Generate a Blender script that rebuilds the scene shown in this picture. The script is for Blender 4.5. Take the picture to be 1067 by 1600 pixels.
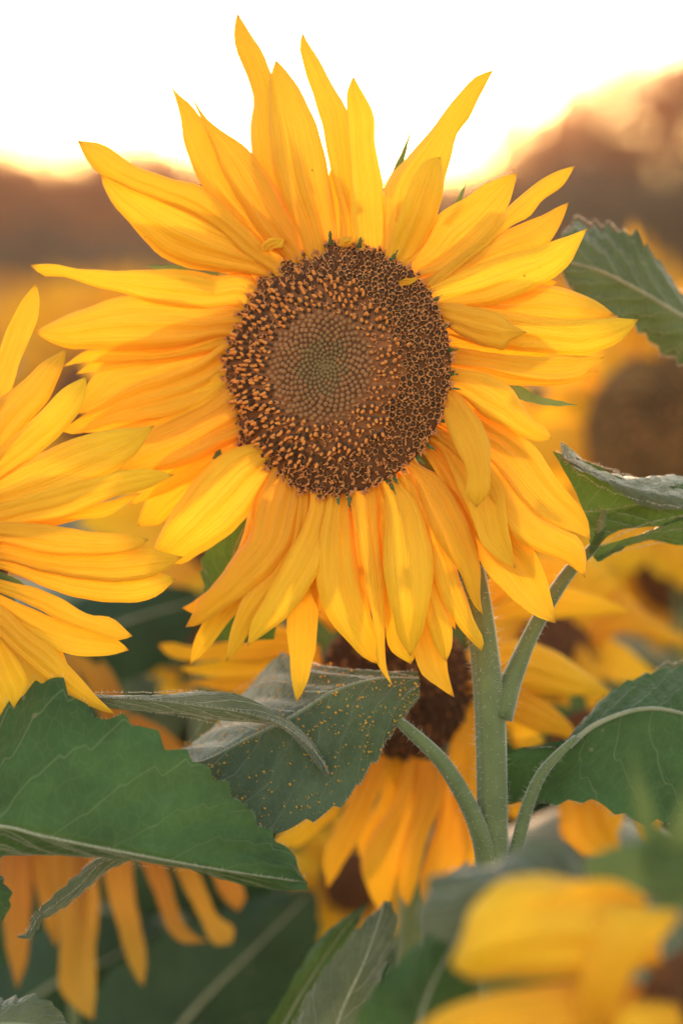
import bpy, math, random
import numpy as np
from mathutils import Vector, Matrix

for o in list(bpy.data.objects):
    bpy.data.objects.remove(o)
scene = bpy.context.scene
COL = scene.collection
rnd = random.Random(7)
nrg = np.random.default_rng(7)

# ------------------------------------------------------------------ camera
CAM_H = 1.62
FOCAL = 85.0
PX = 36.0 / FOCAL / 1600.0            # metres per photo pixel at one metre
HORIZON = 440.0
PITCH = math.atan((800 - HORIZON) * PX)
cam_d = bpy.data.cameras.new("camera")
cam_d.lens = FOCAL
cam_d.sensor_width = 36.0
cam_d.sensor_fit = 'AUTO'
cam_d.clip_start = 0.02
cam_d.clip_end = 3000
cam_d.dof.use_dof = True
cam_d.dof.focus_distance = 0.985
cam_d.dof.aperture_fstop = 4.0
cam = bpy.data.objects.new("camera", cam_d)
COL.objects.link(cam)
cam.location = (0, 0, CAM_H)
cam.rotation_euler = (math.pi / 2 - PITCH, 0, 0)
scene.camera = cam

# ------------------------------------------------------------------ sky and sun
SUN_EL = math.radians(8.0)
SUN_AZ = math.radians(0.5)            # to the right of straight ahead (+Y)
world = bpy.data.worlds.new("World")
scene.world = world
world.use_nodes = True
wn = world.node_tree.nodes
wl = world.node_tree.links
bg = wn['Background']
sky = wn.new('ShaderNodeTexSky')
sky.sky_type = 'NISHITA'
sky.sun_disc = False
sky.sun_elevation = SUN_EL
sky.sun_rotation = SUN_AZ
sky.air_density = 1.0
sky.dust_density = 0.35
sky.ozone_density = 1.0
wb = wn.new('ShaderNodeMix')          # one even warm white balance over the whole sky
wb.data_type = 'RGBA'
wb.blend_type = 'MULTIPLY'
wb.inputs[0].default_value = 1.0
wb.inputs[7].default_value = (1.22, 1.0, 0.80, 1)
wl.new(sky.outputs[0], wb.inputs[6])
wl.new(wb.outputs[2], bg.inputs[0])
bg.inputs[1].default_value = 0.15
sun_d = bpy.data.lights.new("sun", 'SUN')
sun_d.energy = 2.0
sun_d.angle = math.radians(6.0)
sun_d.color = (1.0, 0.60, 0.33)
sun = bpy.data.objects.new("sun", sun_d)
COL.objects.link(sun)
sdir = Vector((math.sin(SUN_AZ) * math.cos(SUN_EL), math.cos(SUN_AZ) * math.cos(SUN_EL), math.sin(SUN_EL)))
sun.rotation_euler = (-sdir).to_track_quat('-Z', 'Y').to_euler()
sun.location = sdir * 30
vs = scene.view_settings
vs.view_transform = 'Standard'
vs.look = 'None'
vs.gamma = 1
vs.use_curve_mapping = False
vs.exposure = 2.15
cy = scene.cycles
cy.use_denoising = True
cy.max_bounces = 10
cy.diffuse_bounces = 5
cy.transmission_bounces = 8
cy.transparent_max_bounces = 8
cy.volume_bounces = 1
cy.caustics_reflective = False
cy.caustics_refractive = False

# ------------------------------------------------------------------ helpers
CR, SR = math.cos(PITCH), math.sin(PITCH)
C_FWD = np.array((0.0, CR, -SR))
C_UP = np.array((0.0, SR, CR))
C_RT = np.array((1.0, 0.0, 0.0))
C_POS = np.array((0.0, 0.0, CAM_H))


def W(x, y, d):
    """photo pixel at a depth along the lens axis -> point in the field"""
    return C_POS + d * (C_FWD + C_RT * ((x - 533.5) * PX) + C_UP * ((800 - y) * PX))


def crom(pts, n):
    """resample a polyline with a Catmull-Rom curve at n points, even in arc length"""
    p = np.asarray(pts, float)
    if len(p) == 2:
        t = np.linspace(0, 1, n)[:, None]
        return p[0] * (1 - t) + p[1] * t
    q = np.vstack((2 * p[0] - p[1], p, 2 * p[-1] - p[-2]))
    out = []
    m = 12
    for i in range(1, len(q) - 2):
        t = np.linspace(0, 1, m, endpoint=False)[:, None]
        # centripetal-ish damping: plain uniform form
        a, b, c, d = q[i - 1], q[i], q[i + 1], q[i + 2]
        out.append(0.5 * ((2 * b) + (-a + c) * t + (2 * a - 5 * b + 4 * c - d) * t ** 2 + (-a + 3 * b - 3 * c + d) * t ** 3))
    out.append(p[-1:])
    o = np.vstack(out)
    L = np.r_[0, np.cumsum(np.linalg.norm(np.diff(o, axis=0), axis=1))]
    s = np.linspace(0, L[-1], n)
    return np.stack([np.interp(s, L, o[:, k]) for k in range(o.shape[1])], 1)


def new_mesh(name, verts, faces, mats, uvs=None, midx=None, smooth=True):
    me = bpy.data.meshes.new(name)
    me.from_pydata([tuple(v) for v in np.asarray(verts, float)], [], [tuple(int(i) for i in f) for f in faces])
    for m in (mats if isinstance(mats, (list, tuple)) else [mats]):
        me.materials.append(m)
    if smooth:
        me.polygons.foreach_set('use_smooth', np.ones(len(me.polygons), bool))
    if midx is not None:
        me.polygons.foreach_set('material_index', np.asarray(midx, np.int32))
    if uvs is not None:
        lay = me.uv_layers.new(name='UVMap')
        li = np.empty(len(me.loops), np.int32)
        me.loops.foreach_get('vertex_index', li)
        lay.data.foreach_set('uv', np.asarray(uvs, np.float32)[li].ravel())
    me.update()
    return me


def link(name, me, parent=None):
    o = bpy.data.objects.new(name, me)
    COL.objects.link(o)
    if parent is not None:
        o.parent = parent
    return o


def thing(name, label, cat, loc, group=None):
    o = bpy.data.objects.new(name, None)
    o.empty_display_size = 0.05
    COL.objects.link(o)
    o.location = loc
    o['label'] = label
    o['category'] = cat
    if group:
        o['group'] = group
    return o


def root_loc(o):
    while o.parent is not None:
        o = o.parent
    return np.array(o.location)


def grid_faces(nv, nu, off=0):
    f = []
    for i in range(nv - 1):
        for j in range(nu - 1):
            a = off + i * nu + j
            f.append((a, a + 1, a + nu + 1, a + nu))
    return f


class Bag:
    """collects shapes that are one part"""
    def __init__(self):
        self.v, self.f, self.m, self.uv, self.n = [], [], [], [], 0

    def add(self, v, f, m=0, uv=None):
        v = np.asarray(v, float)
        self.v.append(v)
        self.f += [tuple(i + self.n for i in q) for q in f]
        self.m += list(m) if isinstance(m, (list, tuple, np.ndarray)) else [m] * len(f)
        self.uv.append(np.zeros((len(v), 2)) if uv is None else uv)
        self.n += len(v)

    def build(self, name, mats, parent, smooth=True):
        v = np.vstack(self.v) - (root_loc(parent) if parent is not None else 0)
        return link(name, new_mesh(name, v, self.f, mats, np.vstack(self.uv), self.m, smooth), parent)


def tube(path, radii, ns=10, flat=1.0, cap=True):
    p = np.asarray(path, float)
    n = len(p)
    r = np.interp(np.linspace(0, 1, n), np.linspace(0, 1, len(radii)), radii) if len(radii) != n else np.asarray(radii, float)
    t = np.gradient(p, axis=0)
    t /= np.linalg.norm(t, axis=1)[:, None] + 1e-12
    up = np.array((0.13, -0.9, 0.41))
    a = np.cross(t, up)
    a /= np.linalg.norm(a, axis=1)[:, None] + 1e-12
    b = np.cross(a, t)
    ang = np.linspace(0, 2 * math.pi, ns, endpoint=False)
    v = p[:, None, :] + r[:, None, None] * (a[:, None, :] * np.cos(ang)[None, :, None] + b[:, None, :] * flat * np.sin(ang)[None, :, None])
    v = v.reshape(-1, 3)
    f = []
    for i in range(n - 1):
        for j in range(ns):
            k = (j + 1) % ns
            f.append((i * ns + j, i * ns + k, (i + 1) * ns + k, (i + 1) * ns + j))
    if cap:
        f.append(tuple(range(ns))[::-1])
        f.append(tuple((n - 1) * ns + j for j in range(ns)))
    uv = np.stack((np.tile(np.linspace(0, 1, ns), n), np.repeat(np.linspace(0, 1, n), ns)), 1)
    return v, f, uv


# ------------------------------------------------------------------ materials
def nt(name):
    m = bpy.data.materials.new(name)
    m.use_nodes = True
    t = m.node_tree
    for n in list(t.nodes):
        if n.type != 'OUTPUT_MATERIAL':
            t.nodes.remove(n)
    return m, t, [n for n in t.nodes if n.type == 'OUTPUT_MATERIAL'][0]


def N(t, kind, **kw):
    n = t.nodes.new('ShaderNode' + kind)
    for k, v in kw.items():
        if hasattr(n, k):
            setattr(n, k, v)
        else:
            n.inputs[k].default_value = v
    return n


def ramp(t, fac, stops):
    r = t.nodes.new('ShaderNodeValToRGB')
    e = r.color_ramp.elements
    while len(e) < len(stops):
        e.new(0.5)
    for q, (p, c) in zip(e, stops):
        q.position = p
        q.color = (*c, 1)
    t.links.new(fac, r.inputs[0])
    return r.outputs[0]


def mixc(t, fac, a, b, mode='MIX'):
    m = t.nodes.new('ShaderNodeMix')
    m.data_type = 'RGBA'
    m.blend_type = mode
    for sock, val in ((m.inputs[0], fac), (m.inputs[6], a), (m.inputs[7], b)):
        if isinstance(val, (int, float)):
            sock.default_value = val
        elif isinstance(val, tuple):
            sock.default_value = (*val, 1)
        else:
            t.links.new(val, sock)
    return m.outputs[2]


def math_n(t, op, a, b=None, clamp=False):
    m = t.nodes.new('ShaderNodeMath')
    m.operation = op
    m.use_clamp = clamp
    for i, v in enumerate((a, b)):
        if v is None:
            continue
        if isinstance(v, (int, float)):
            m.inputs[i].default_value = v
        else:
            t.links.new(v, m.inputs[i])
    return m.outputs[0]


def petal_material(name, tip, mid, base, trans=0.5, dry=0.0):
    m, t, out = nt(name)
    L = t.links.new
    uv = N(t, 'UVMap')
    sep = N(t, 'SeparateXYZ')
    L(uv.outputs[0], sep.inputs[0])
    oi = N(t, 'ObjectInfo')
    col = ramp(t, sep.outputs[1], [(0.0, base), (0.35, mid), (0.8, tip), (0.965, tuple(c * 0.95 for c in tip)), (1.0, (0.42, 0.17, 0.02))])
    # fine parallel veins
    mp = N(t, 'Mapping')
    mp.inputs['Scale'].default_value = (34, 1.3, 1)
    L(uv.outputs[0], mp.inputs[0])
    off = N(t, 'CombineXYZ')
    L(math_n(t, 'MULTIPLY', oi.outputs['Random'], 40.0), off.inputs[1])
    L(off.outputs[0], mp.inputs['Location'])
    nz = N(t, 'TexNoise', Scale=1.0, Detail=3.0, Roughness=0.6)
    L(mp.outputs[0], nz.inputs['Vector'])
    streak = ramp(t, nz.outputs[0], [(0.3, (0.86, 0.76, 0.6)), (0.52, (1, 1, 1)), (1.0, (1, 1, 1))])
    col = mixc(t, 0.85, col, streak, 'MULTIPLY')
    # soft blotches
    tc = N(t, 'TexCoord')
    n2 = N(t, 'TexNoise', Scale=45.0, Detail=4.0, Roughness=0.55)
    L(tc.outputs['Object'], n2.inputs['Vector'])
    bl = ramp(t, n2.outputs[0], [(0.32, (0.94, 0.88, 0.82)), (0.6, (1, 1, 1))])
    col = mixc(t, 0.6, col, bl, 'MULTIPLY')
    # tiny brown specks
    n3 = N(t, 'TexVoronoi', Scale=150.0)
    L(tc.outputs['Object'], n3.inputs['Vector'])
    n4 = N(t, 'TexNoise', Scale=18.0)
    L(tc.outputs['Object'], n4.inputs['Vector'])
    sp = math_n(t, 'MULTIPLY', math_n(t, 'LESS_THAN', n3.outputs['Distance'], 0.085), math_n(t, 'GREATER_THAN', n4.outputs[0], 0.64))
    col = mixc(t, math_n(t, 'MULTIPLY', sp, 0.65), col, (0.22, 0.07, 0.015))
    hsv = N(t, 'HueSaturation')
    L(math_n(t, 'ADD', 0.491, math_n(t, 'MULTIPLY', oi.outputs['Random'], 0.018)), hsv.inputs['Hue'])
    L(math_n(t, 'ADD', 0.92, math_n(t, 'MULTIPLY', oi.outputs['Random'], 0.13)), hsv.inputs['Value'])
    L(col, hsv.inputs['Color'])
    bs = N(t, 'BsdfPrincipled', Roughness=0.55)
    bs.inputs['Specular IOR Level'].default_value = 0.25
    bs.inputs['Sheen Weight'].default_value = 0.08
    L(hsv.outputs[0], bs.inputs['Base Color'])
    bp = N(t, 'Bump', Strength=0.55, Distance=0.0009)
    L(nz.outputs[0], bp.inputs['Height'])
    L(bp.outputs[0], bs.inputs['Normal'])
    tr = N(t, 'BsdfTranslucent')
    L(hsv.outputs[0], tr.inputs[0])
    L(bp.outputs[0], tr.inputs['Normal'])
    mx = N(t, 'MixShader')
    mx.inputs[0].default_value = trans
    L(bs.outputs[0], mx.inputs[1])
    L(tr.outputs[0], mx.inputs[2])
    L(mx.outputs[0], out.inputs[0])
    return m


def leaf_material(name, dark, light, vein, sheen=0.5, trans=0.22, dusty=0.0):
    m, t, out = nt(name)
    L = t.links.new
    uv = N(t, 'UVMap')
    sep = N(t, 'SeparateXYZ')
    L(uv.outputs[0], sep.inputs[0])
    tc = N(t, 'TexCoord')
    nz = N(t, 'TexNoise', Scale=24.0, Detail=8.0, Roughness=0.68)
    L(tc.outputs['Object'], nz.inputs['Vector'])
    col = ramp(t, nz.outputs[0], [(0.3, tuple(c * 0.72 for c in dark)), (0.72, tuple(c * 1.2 for c in light))])
    # side veins: u is 0..1 across with the midrib at 0.5
    au = math_n(t, 'ABSOLUTE', math_n(t, 'SUBTRACT', sep.outputs[0], 0.5))
    wob = N(t, 'TexNoise', Scale=3.0)
    L(uv.outputs[0], wob.inputs['Vector'])
    w = math_n(t, 'SUBTRACT', math_n(t, 'MULTIPLY', sep.outputs[1], 6.5), math_n(t, 'MULTIPLY', au, 4.6))
    w = math_n(t, 'ADD', w, math_n(t, 'MULTIPLY', wob.outputs[0], 0.8))
    fr = math_n(t, 'ABSOLUTE', math_n(t, 'SUBTRACT', math_n(t, 'FRACT', w), 0.5))
    v1 = math_n(t, 'SUBTRACT', 1.0, math_n(t, 'MULTIPLY', fr, 30.0), True)
    v0 = math_n(t, 'SUBTRACT', 1.0, math_n(t, 'MULTIPLY', au, 60.0), True)
    # net of small veins
    mp = N(t, 'Mapping')
    mp.inputs['Scale'].default_value = (9, 22, 1)
    L(uv.outputs[0], mp.inputs[0])
    vo = N(t, 'TexVoronoi', Scale=1.6)
    vo.feature = 'DISTANCE_TO_EDGE'
    L(mp.outputs[0], vo.inputs['Vector'])
    v2 = math_n(t, 'SUBTRACT', 1.0, math_n(t, 'MULTIPLY', vo.outputs['Distance'], 14.0), True)
    vv = math_n(t, 'MAXIMUM', v0, math_n(t, 'MULTIPLY', v1, 0.62))
    vv = math_n(t, 'MAXIMUM', vv, math_n(t, 'MULTIPLY', v2, 0.16))
    col = mixc(t, vv, col, vein)
    # dry flecks
    n3 = N(t, 'TexVoronoi', Scale=110.0)
    L(tc.outputs['Object'], n3.inputs['Vector'])
    n4 = N(t, 'TexNoise', Scale=14.0, Detail=3.0)
    L(tc.outputs['Object'], n4.inputs['Vector'])
    sp = math_n(t, 'MULTIPLY', math_n(t, 'LESS_THAN', n3.outputs['Distance'], 0.14), math_n(t, 'GREATER_THAN', n4.outputs[0], 0.6))
    col = mixc(t, math_n(t, 'MULTIPLY', sp, 0.5), col, (0.22, 0.2, 0.12))
    bs = N(t, 'BsdfPrincipled', Roughness=0.62)
    bs.inputs['Specular IOR Level'].default_value = 0.3
    bs.inputs['Sheen Weight'].default_value = sheen
    bs.inputs['Sheen Roughness'].default_value = 0.4
    bs.inputs['Sheen Tint'].default_value = (1.0, 0.92, 0.86, 1)
    L(col, bs.inputs['Base Color'])
    hgt = math_n(t, 'ADD', math_n(t, 'MULTIPLY', vv, -0.7), math_n(t, 'MULTIPLY', nz.outputs[0], 0.9))
    n5 = N(t, 'TexNoise', Scale=420.0, Detail=2.0)
    L(tc.outputs['Object'], n5.inputs['Vector'])
    hgt = math_n(t, 'ADD', hgt, math_n(t, 'MULTIPLY', n5.outputs[0], 0.45))
    bp = N(t, 'Bump', Strength=0.7, Distance=0.0012)
    L(hgt, bp.inputs['Height'])
    L(bp.outputs[0], bs.inputs['Normal'])
    tr = N(t, 'BsdfTranslucent')
    L(mixc(t, 0.5, col, (0.14, 0.24, 0.03)), tr.inputs[0])
    mx = N(t, 'MixShader')
    mx.inputs[0].default_value = trans
    L(bs.outputs[0], mx.inputs[1])
    L(tr.outputs[0], mx.inputs[2])
    L(mx.outputs[0], out.inputs[0])
    return m


def plain_material(name, a, b, scale=60.0, rough=0.6, sheen=0.0, trans=0.0, bump=0.4, spec=0.3):
    m, t, out = nt(name)
    L = t.links.new
    tc = N(t, 'TexCoord')
    nz = N(t, 'TexNoise', Scale=scale, Detail=5.0, Roughness=0.6)
    L(tc.outputs['Object'], nz.inputs['Vector'])
    col = ramp(t, nz.outputs[0], [(0.3, a), (0.7, b)])
    bs = N(t, 'BsdfPrincipled', Roughness=rough)
    bs.inputs['Specular IOR Level'].default_value = spec
    bs.inputs['Sheen Weight'].default_value = sheen
    L(col, bs.inputs['Base Color'])
    bp = N(t, 'Bump', Strength=bump, Distance=0.001)
    L(nz.outputs[0], bp.inputs['Height'])
    L(bp.outputs[0], bs.inputs['Normal'])
    if trans > 0:
        tr = N(t, 'BsdfTranslucent')
        L(col, tr.inputs[0])
        mx = N(t, 'MixShader')
        mx.inputs[0].default_value = trans
        L(bs.outputs[0], mx.inputs[1])
        L(tr.outputs[0], mx.inputs[2])
        L(mx.outputs[0], out.inputs[0])
    else:
        L(bs.outputs[0], out.inputs[0])
    return m


M_PETAL = petal_material('petal_yellow', (0.90, 0.49, 0.022), (0.90, 0.45, 0.024), (0.89, 0.40, 0.026), trans=0.2)
M_PETAL_OLD_SHADED = petal_material('petal_faded_shaded', (0.52, 0.26, 0.035), (0.5, 0.22, 0.03), (0.4, 0.15, 0.025), trans=0.15)  # browner old petals, shade low in the field also put into the colour
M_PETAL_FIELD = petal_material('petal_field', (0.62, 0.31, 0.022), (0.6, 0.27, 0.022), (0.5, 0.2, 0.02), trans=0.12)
M_LEAF = leaf_material('leaf_green', (0.028, 0.072, 0.021), (0.052, 0.115, 0.032), (0.16, 0.225, 0.105))
M_LEAF2 = leaf_material('leaf_grey_green', (0.085, 0.105, 0.06), (0.125, 0.145, 0.09), (0.26, 0.26, 0.18), sheen=1.0, trans=0.12)
M_LEAF3 = leaf_material('leaf_dusty_green', (0.045, 0.07, 0.04), (0.072, 0.105, 0.055), (0.2, 0.23, 0.16), sheen=1.0, trans=0.15)
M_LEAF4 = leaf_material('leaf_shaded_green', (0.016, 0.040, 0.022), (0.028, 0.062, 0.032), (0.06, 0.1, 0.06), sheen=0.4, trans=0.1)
M_STEM = plain_material('stem_green', (0.085, 0.115, 0.04), (0.13, 0.16, 0.06), 90, 0.6, 0.6)
M_HAIR = plain_material('plant_hair', (0.75, 0.7, 0.62), (0.85, 0.8, 0.7), 30, 0.5, 0.0, 0.5, 0.0)
M_BRACT = plain_material('bract_green', (0.07, 0.12, 0.04), (0.12, 0.18, 0.06), 80, 0.6, 0.4, 0.3)
M_DISC_OLIVE = plain_material('disc_olive_brown', (0.09, 0.045, 0.018), (0.26, 0.135, 0.05), 22, 0.8, 0.1)
M_DISC_MID = plain_material('disc_reddish_brown', (0.2, 0.07, 0.028), (0.34, 0.125, 0.05), 220, 0.8, 0.1)
M_RIM = plain_material('floret_rim', (0.74, 0.28, 0.09), (0.86, 0.38, 0.14), 200, 0.6, 0.2, 0.3)
M_BUD_IN = plain_material('floret_bud_green', (0.17, 0.10, 0.035), (0.25, 0.14, 0.052), 60, 0.6, 0.2)
M_RIB = plain_material('leaf_rib', (0.2, 0.22, 0.13), (0.3, 0.3, 0.2), 120, 0.6, 0.7)
M_DISC = plain_material('disc_brown', (0.10, 0.036, 0.014), (0.2, 0.075, 0.03), 160, 0.8, 0.1)
M_BUD = plain_material('floret_bud', (0.24, 0.105, 0.038), (0.36, 0.15, 0.058), 40, 0.6, 0.2)
M_TUBE = plain_material('floret_tube', (0.06, 0.025, 0.012), (0.13, 0.055, 0.026), 200, 0.6, 0.2)
M_TIP = plain_material('floret_tip', (0.88, 0.3, 0.065), (0.94, 0.42, 0.11), 200, 0.6, 0.1, 0.3)
M_CUP = plain_material('floret_cup', (0.42, 0.165, 0.06), (0.6, 0.25, 0.095), 120, 0.6, 0.3, 0.3)
M_POLLEN = plain_material('pollen', (0.75, 0.38, 0.05), (0.85, 0.5, 0.1), 300, 0.7, 0, 0.2)
M_SOIL = plain_material('soil', (0.05, 0.035, 0.022), (0.11, 0.08, 0.05), 2.0, 0.9, 0, 0, 0.6)
M_BARK = plain_material('bark', (0.05, 0.035, 0.025), (0.12, 0.085, 0.06), 6.0, 0.9, 0, 0, 0.6)
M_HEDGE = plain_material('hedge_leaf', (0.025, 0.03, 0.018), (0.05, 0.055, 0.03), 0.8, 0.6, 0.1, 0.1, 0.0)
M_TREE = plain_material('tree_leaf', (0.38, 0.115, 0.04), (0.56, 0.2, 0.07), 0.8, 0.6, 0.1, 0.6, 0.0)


# ------------------------------------------------------------------ sheets: petals and leaves from edge rails
def rail3(pts, D, n):
    """pts: (x, y, z) photo pixels, z px towards the lens -> n points in space"""
    p = crom([(q[0], q[1], q[2] if len(q) > 2 else 0.0) for q in pts], n)
    return np.array([W(a, b, D - c * PX) for a, b, c in p])


def petal_shape(A, B, tip, z, D, cup=0.14, ridge=0.027, seed=0, nv=26, nu=13):
    """one petal between two traced edges that meet in a tip; z = depth profile base..tip"""
    zz = lambda n: np.interp(np.linspace(0, 1, n), np.linspace(0, 1, len(z)), z)
    r2 = random.Random(seed * 31 + 5)
    ra = crom(list(A) + [tip], nv)
    rb = crom(list(B) + [tip], nv)
    za = zz(nv)
    for rr_e in (ra, rb):       # slightly uneven margins
        ph_, q_ = r2.uniform(0, 6), r2.uniform(9, 17)
        vv_ = np.linspace(0, 1, nv)
        amp_ = 0.7 * np.sin(q_ * vv_ + ph_) + 0.5 * np.sin(2.7 * q_ * vv_ + 2 * ph_)
        amp_ *= np.clip(np.minimum(vv_, 1 - vv_) * 8, 0, 1)
        tg = np.gradient(rr_e, axis=0)
        tg /= np.linalg.norm(tg, axis=1)[:, None] + 1e-9
        rr_e += np.stack((-tg[:, 1], tg[:, 0]), 1) * amp_[:, None]
    k = np.array([1, 2, 3, 2, 1.0])
    za = np.convolve(np.pad(za, 2, mode='edge'), k / k.sum(), 'valid')
    tilt = r2.uniform(-0.12, 0.12)
    PA = np.array([W(a[0], a[1], D - c * PX) for a, c in zip(ra, za)])
    PB = np.array([W(a[0], a[1], D - c * PX) for a, c in zip(rb, za)])
    u = np.linspace(-1, 1, nu)
    pos = PA[:, None, :] * ((1 - u) / 2)[None, :, None] + PB[:, None, :] * ((1 + u) / 2)[None, :, None]
    wd = np.linalg.norm(PB - PA, axis=1)
    tv = np.gradient((PA + PB) / 2, axis=0)
    nrm = np.cross(tv, PB - PA)
    nrm /= np.linalg.norm(nrm, axis=1)[:, None] + 1e-12
    if np.dot(nrm.mean(0), C_FWD) > 0:
        nrm = -nrm
    v = np.linspace(0, 1, nv)
    c = cup * r2.uniform(0.5, 1.5) * (1 if r2.random() < 0.72 else -0.6)
    ph = r2.uniform(-0.6, 0.6)
    prof = c * (1 - u ** 2)[None, :] * np.ones((nv, 1))
    fade = np.clip(1.25 - v, 0.15, 1)[:, None]
    prof = prof + ridge * 2.2 * fade * np.cos(3.0 * math.pi * u + ph)[None, :] + ridge * 0.8 * np.cos(7 * math.pi * u + 2 * ph)[None, :] * fade
    prof = prof + tilt * u[None, :] * np.sin(v * 3.1)[:, None]
    prof = prof + 0.05 * np.sin(v * r2.uniform(5, 11) + r2.uniform(0, 6))[:, None] * (u ** 2 * np.sign(u))[None, :]
    pos = pos + nrm[:, None, :] * (prof * np.minimum(wd, 0.03)[:, None])[:, :, None]
    uv = np.stack((np.tile((u + 1) / 2, nv), np.repeat(v, nu)), 1)
    return pos.reshape(-1, 3), grid_faces(nv, nu), uv


def petal(parent, A, B, tip, z, D, mat=None, name='petal', seed=None, **kw):
    b = Bag()
    v, f, uv = petal_shape(A, B, tip, z, D, seed=seed if seed is not None else rnd.randint(0, 9999), **kw)
    b.add(v, f, 0, uv)
    return b.build(name, mat or M_PETAL, parent)


def leaf_shape(rails, D, nv=150, nper=7, teeth=11, amp=0.05, seed=0, bulge=0.0, ripple=0.0018):
    """leaf blade from 2 or 3 traced rails (edge, midrib, edge); edges get uneven teeth"""
    r2 = random.Random(seed + 77)
    R = [rail3(r, D, nv) for r in rails]
    if len(R) == 2:
        mid = (R[0] + R[1]) / 2
        R = [R[0], mid, R[1]]
    E0, Mi, E1 = R
    v = np.linspace(0, 1, nv)
    for E, sd in ((E0, 0), (E1, 1)):
        ed = E - Mi
        saw = np.zeros(nv)
        x = r2.random()
        pos = x / teeth
        starts = []
        while pos < 1.1:
            starts.append(pos)
            pos += (0.7 + 0.7 * r2.random()) / teeth
        for a, b2 in zip([starts[0] - 1.0 / teeth] + starts, starts):
            k = (v >= a) & (v < b2)
            f = (v[k] - a) / (b2 - a)
            saw[k] = np.where(f < 0.8, f / 0.8, (1 - f) / 0.2) * r2.uniform(0.5, 1.1)
        env = np.clip(np.minimum(v, 1 - v) * 9, 0, 1)
        E += ed / (np.linalg.norm(ed, axis=1)[:, None] + 1e-9) * (saw * amp * 1.7 * env * np.percentile(np.linalg.norm(ed, axis=1), 80))[:, None]
    rows = []
    uu = np.concatenate((np.linspace(-1, 0, nper), np.linspace(0, 1, nper)[1:]))
    nu = len(uu)
    tv = np.gradient(Mi, axis=0)
    pos = np.zeros((nv, nu, 3))
    for j, u in enumerate(uu):
        if u <= 0:
            pos[:, j] = Mi * (1 + u) + E0 * (-u)
        else:
            pos[:, j] = Mi * (1 - u) + E1 * u
    nrm = np.cross(tv[:, None, :], np.gradient(pos, axis=1))
    nrm /= np.linalg.norm(nrm, axis=2)[:, :, None] + 1e-12
    if np.einsum('ijk,k->', nrm, C_FWD) > 0:
        nrm = -nrm
    au = np.abs(uu)
    # puffed cells between the side veins
    ph = v[:, None] * 6.5 - au[None, :] * 2.3 + 0.4
    cell = np.abs(np.sin(math.pi * ph)) * np.sin(math.pi * np.clip(au, 0, 1))[None, :]
    und = np.sin(v[:, None] * r2.uniform(6, 10) + uu[None, :] * 2.0 + r2.uniform(0, 6)) * (au ** 1.5)[None, :]
    pos = pos + nrm * (cell * ripple + und * ripple * 2.0 + bulge * (au * (1 - au) * 4)[None, :])[:, :, None]
    uv = np.stack((np.tile((uu + 1) / 2, nv), np.repeat(v, nu)), 1)
    return pos.reshape(-1, 3), grid_faces(nv, nu), uv, (E0, Mi, E1)


def hairs(bag, pts, dirs, ln, rad):
    """thin three-sided spikes"""
    for p, d in zip(pts, dirs):
        d = d / (np.linalg.norm(d) + 1e-9)
        d = d + nrg.normal(0, 0.3, 3)
        l = ln * rnd.uniform(0.4, 1.2)
        a = np.cross(d, (0.3, 0.5, 0.8))
        a /= np.linalg.norm(a) + 1e-9
        b = np.cross(d, a)
        b /= np.linalg.norm(b) + 1e-9
        q = [p + rad * a, p + rad * (-0.5 * a + 0.87 * b), p + rad * (-0.5 * a - 0.87 * b), p + d * l]
        bag.add(np.array(q), [(0, 1, 3), (1, 2, 3), (2, 0, 3)])


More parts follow.
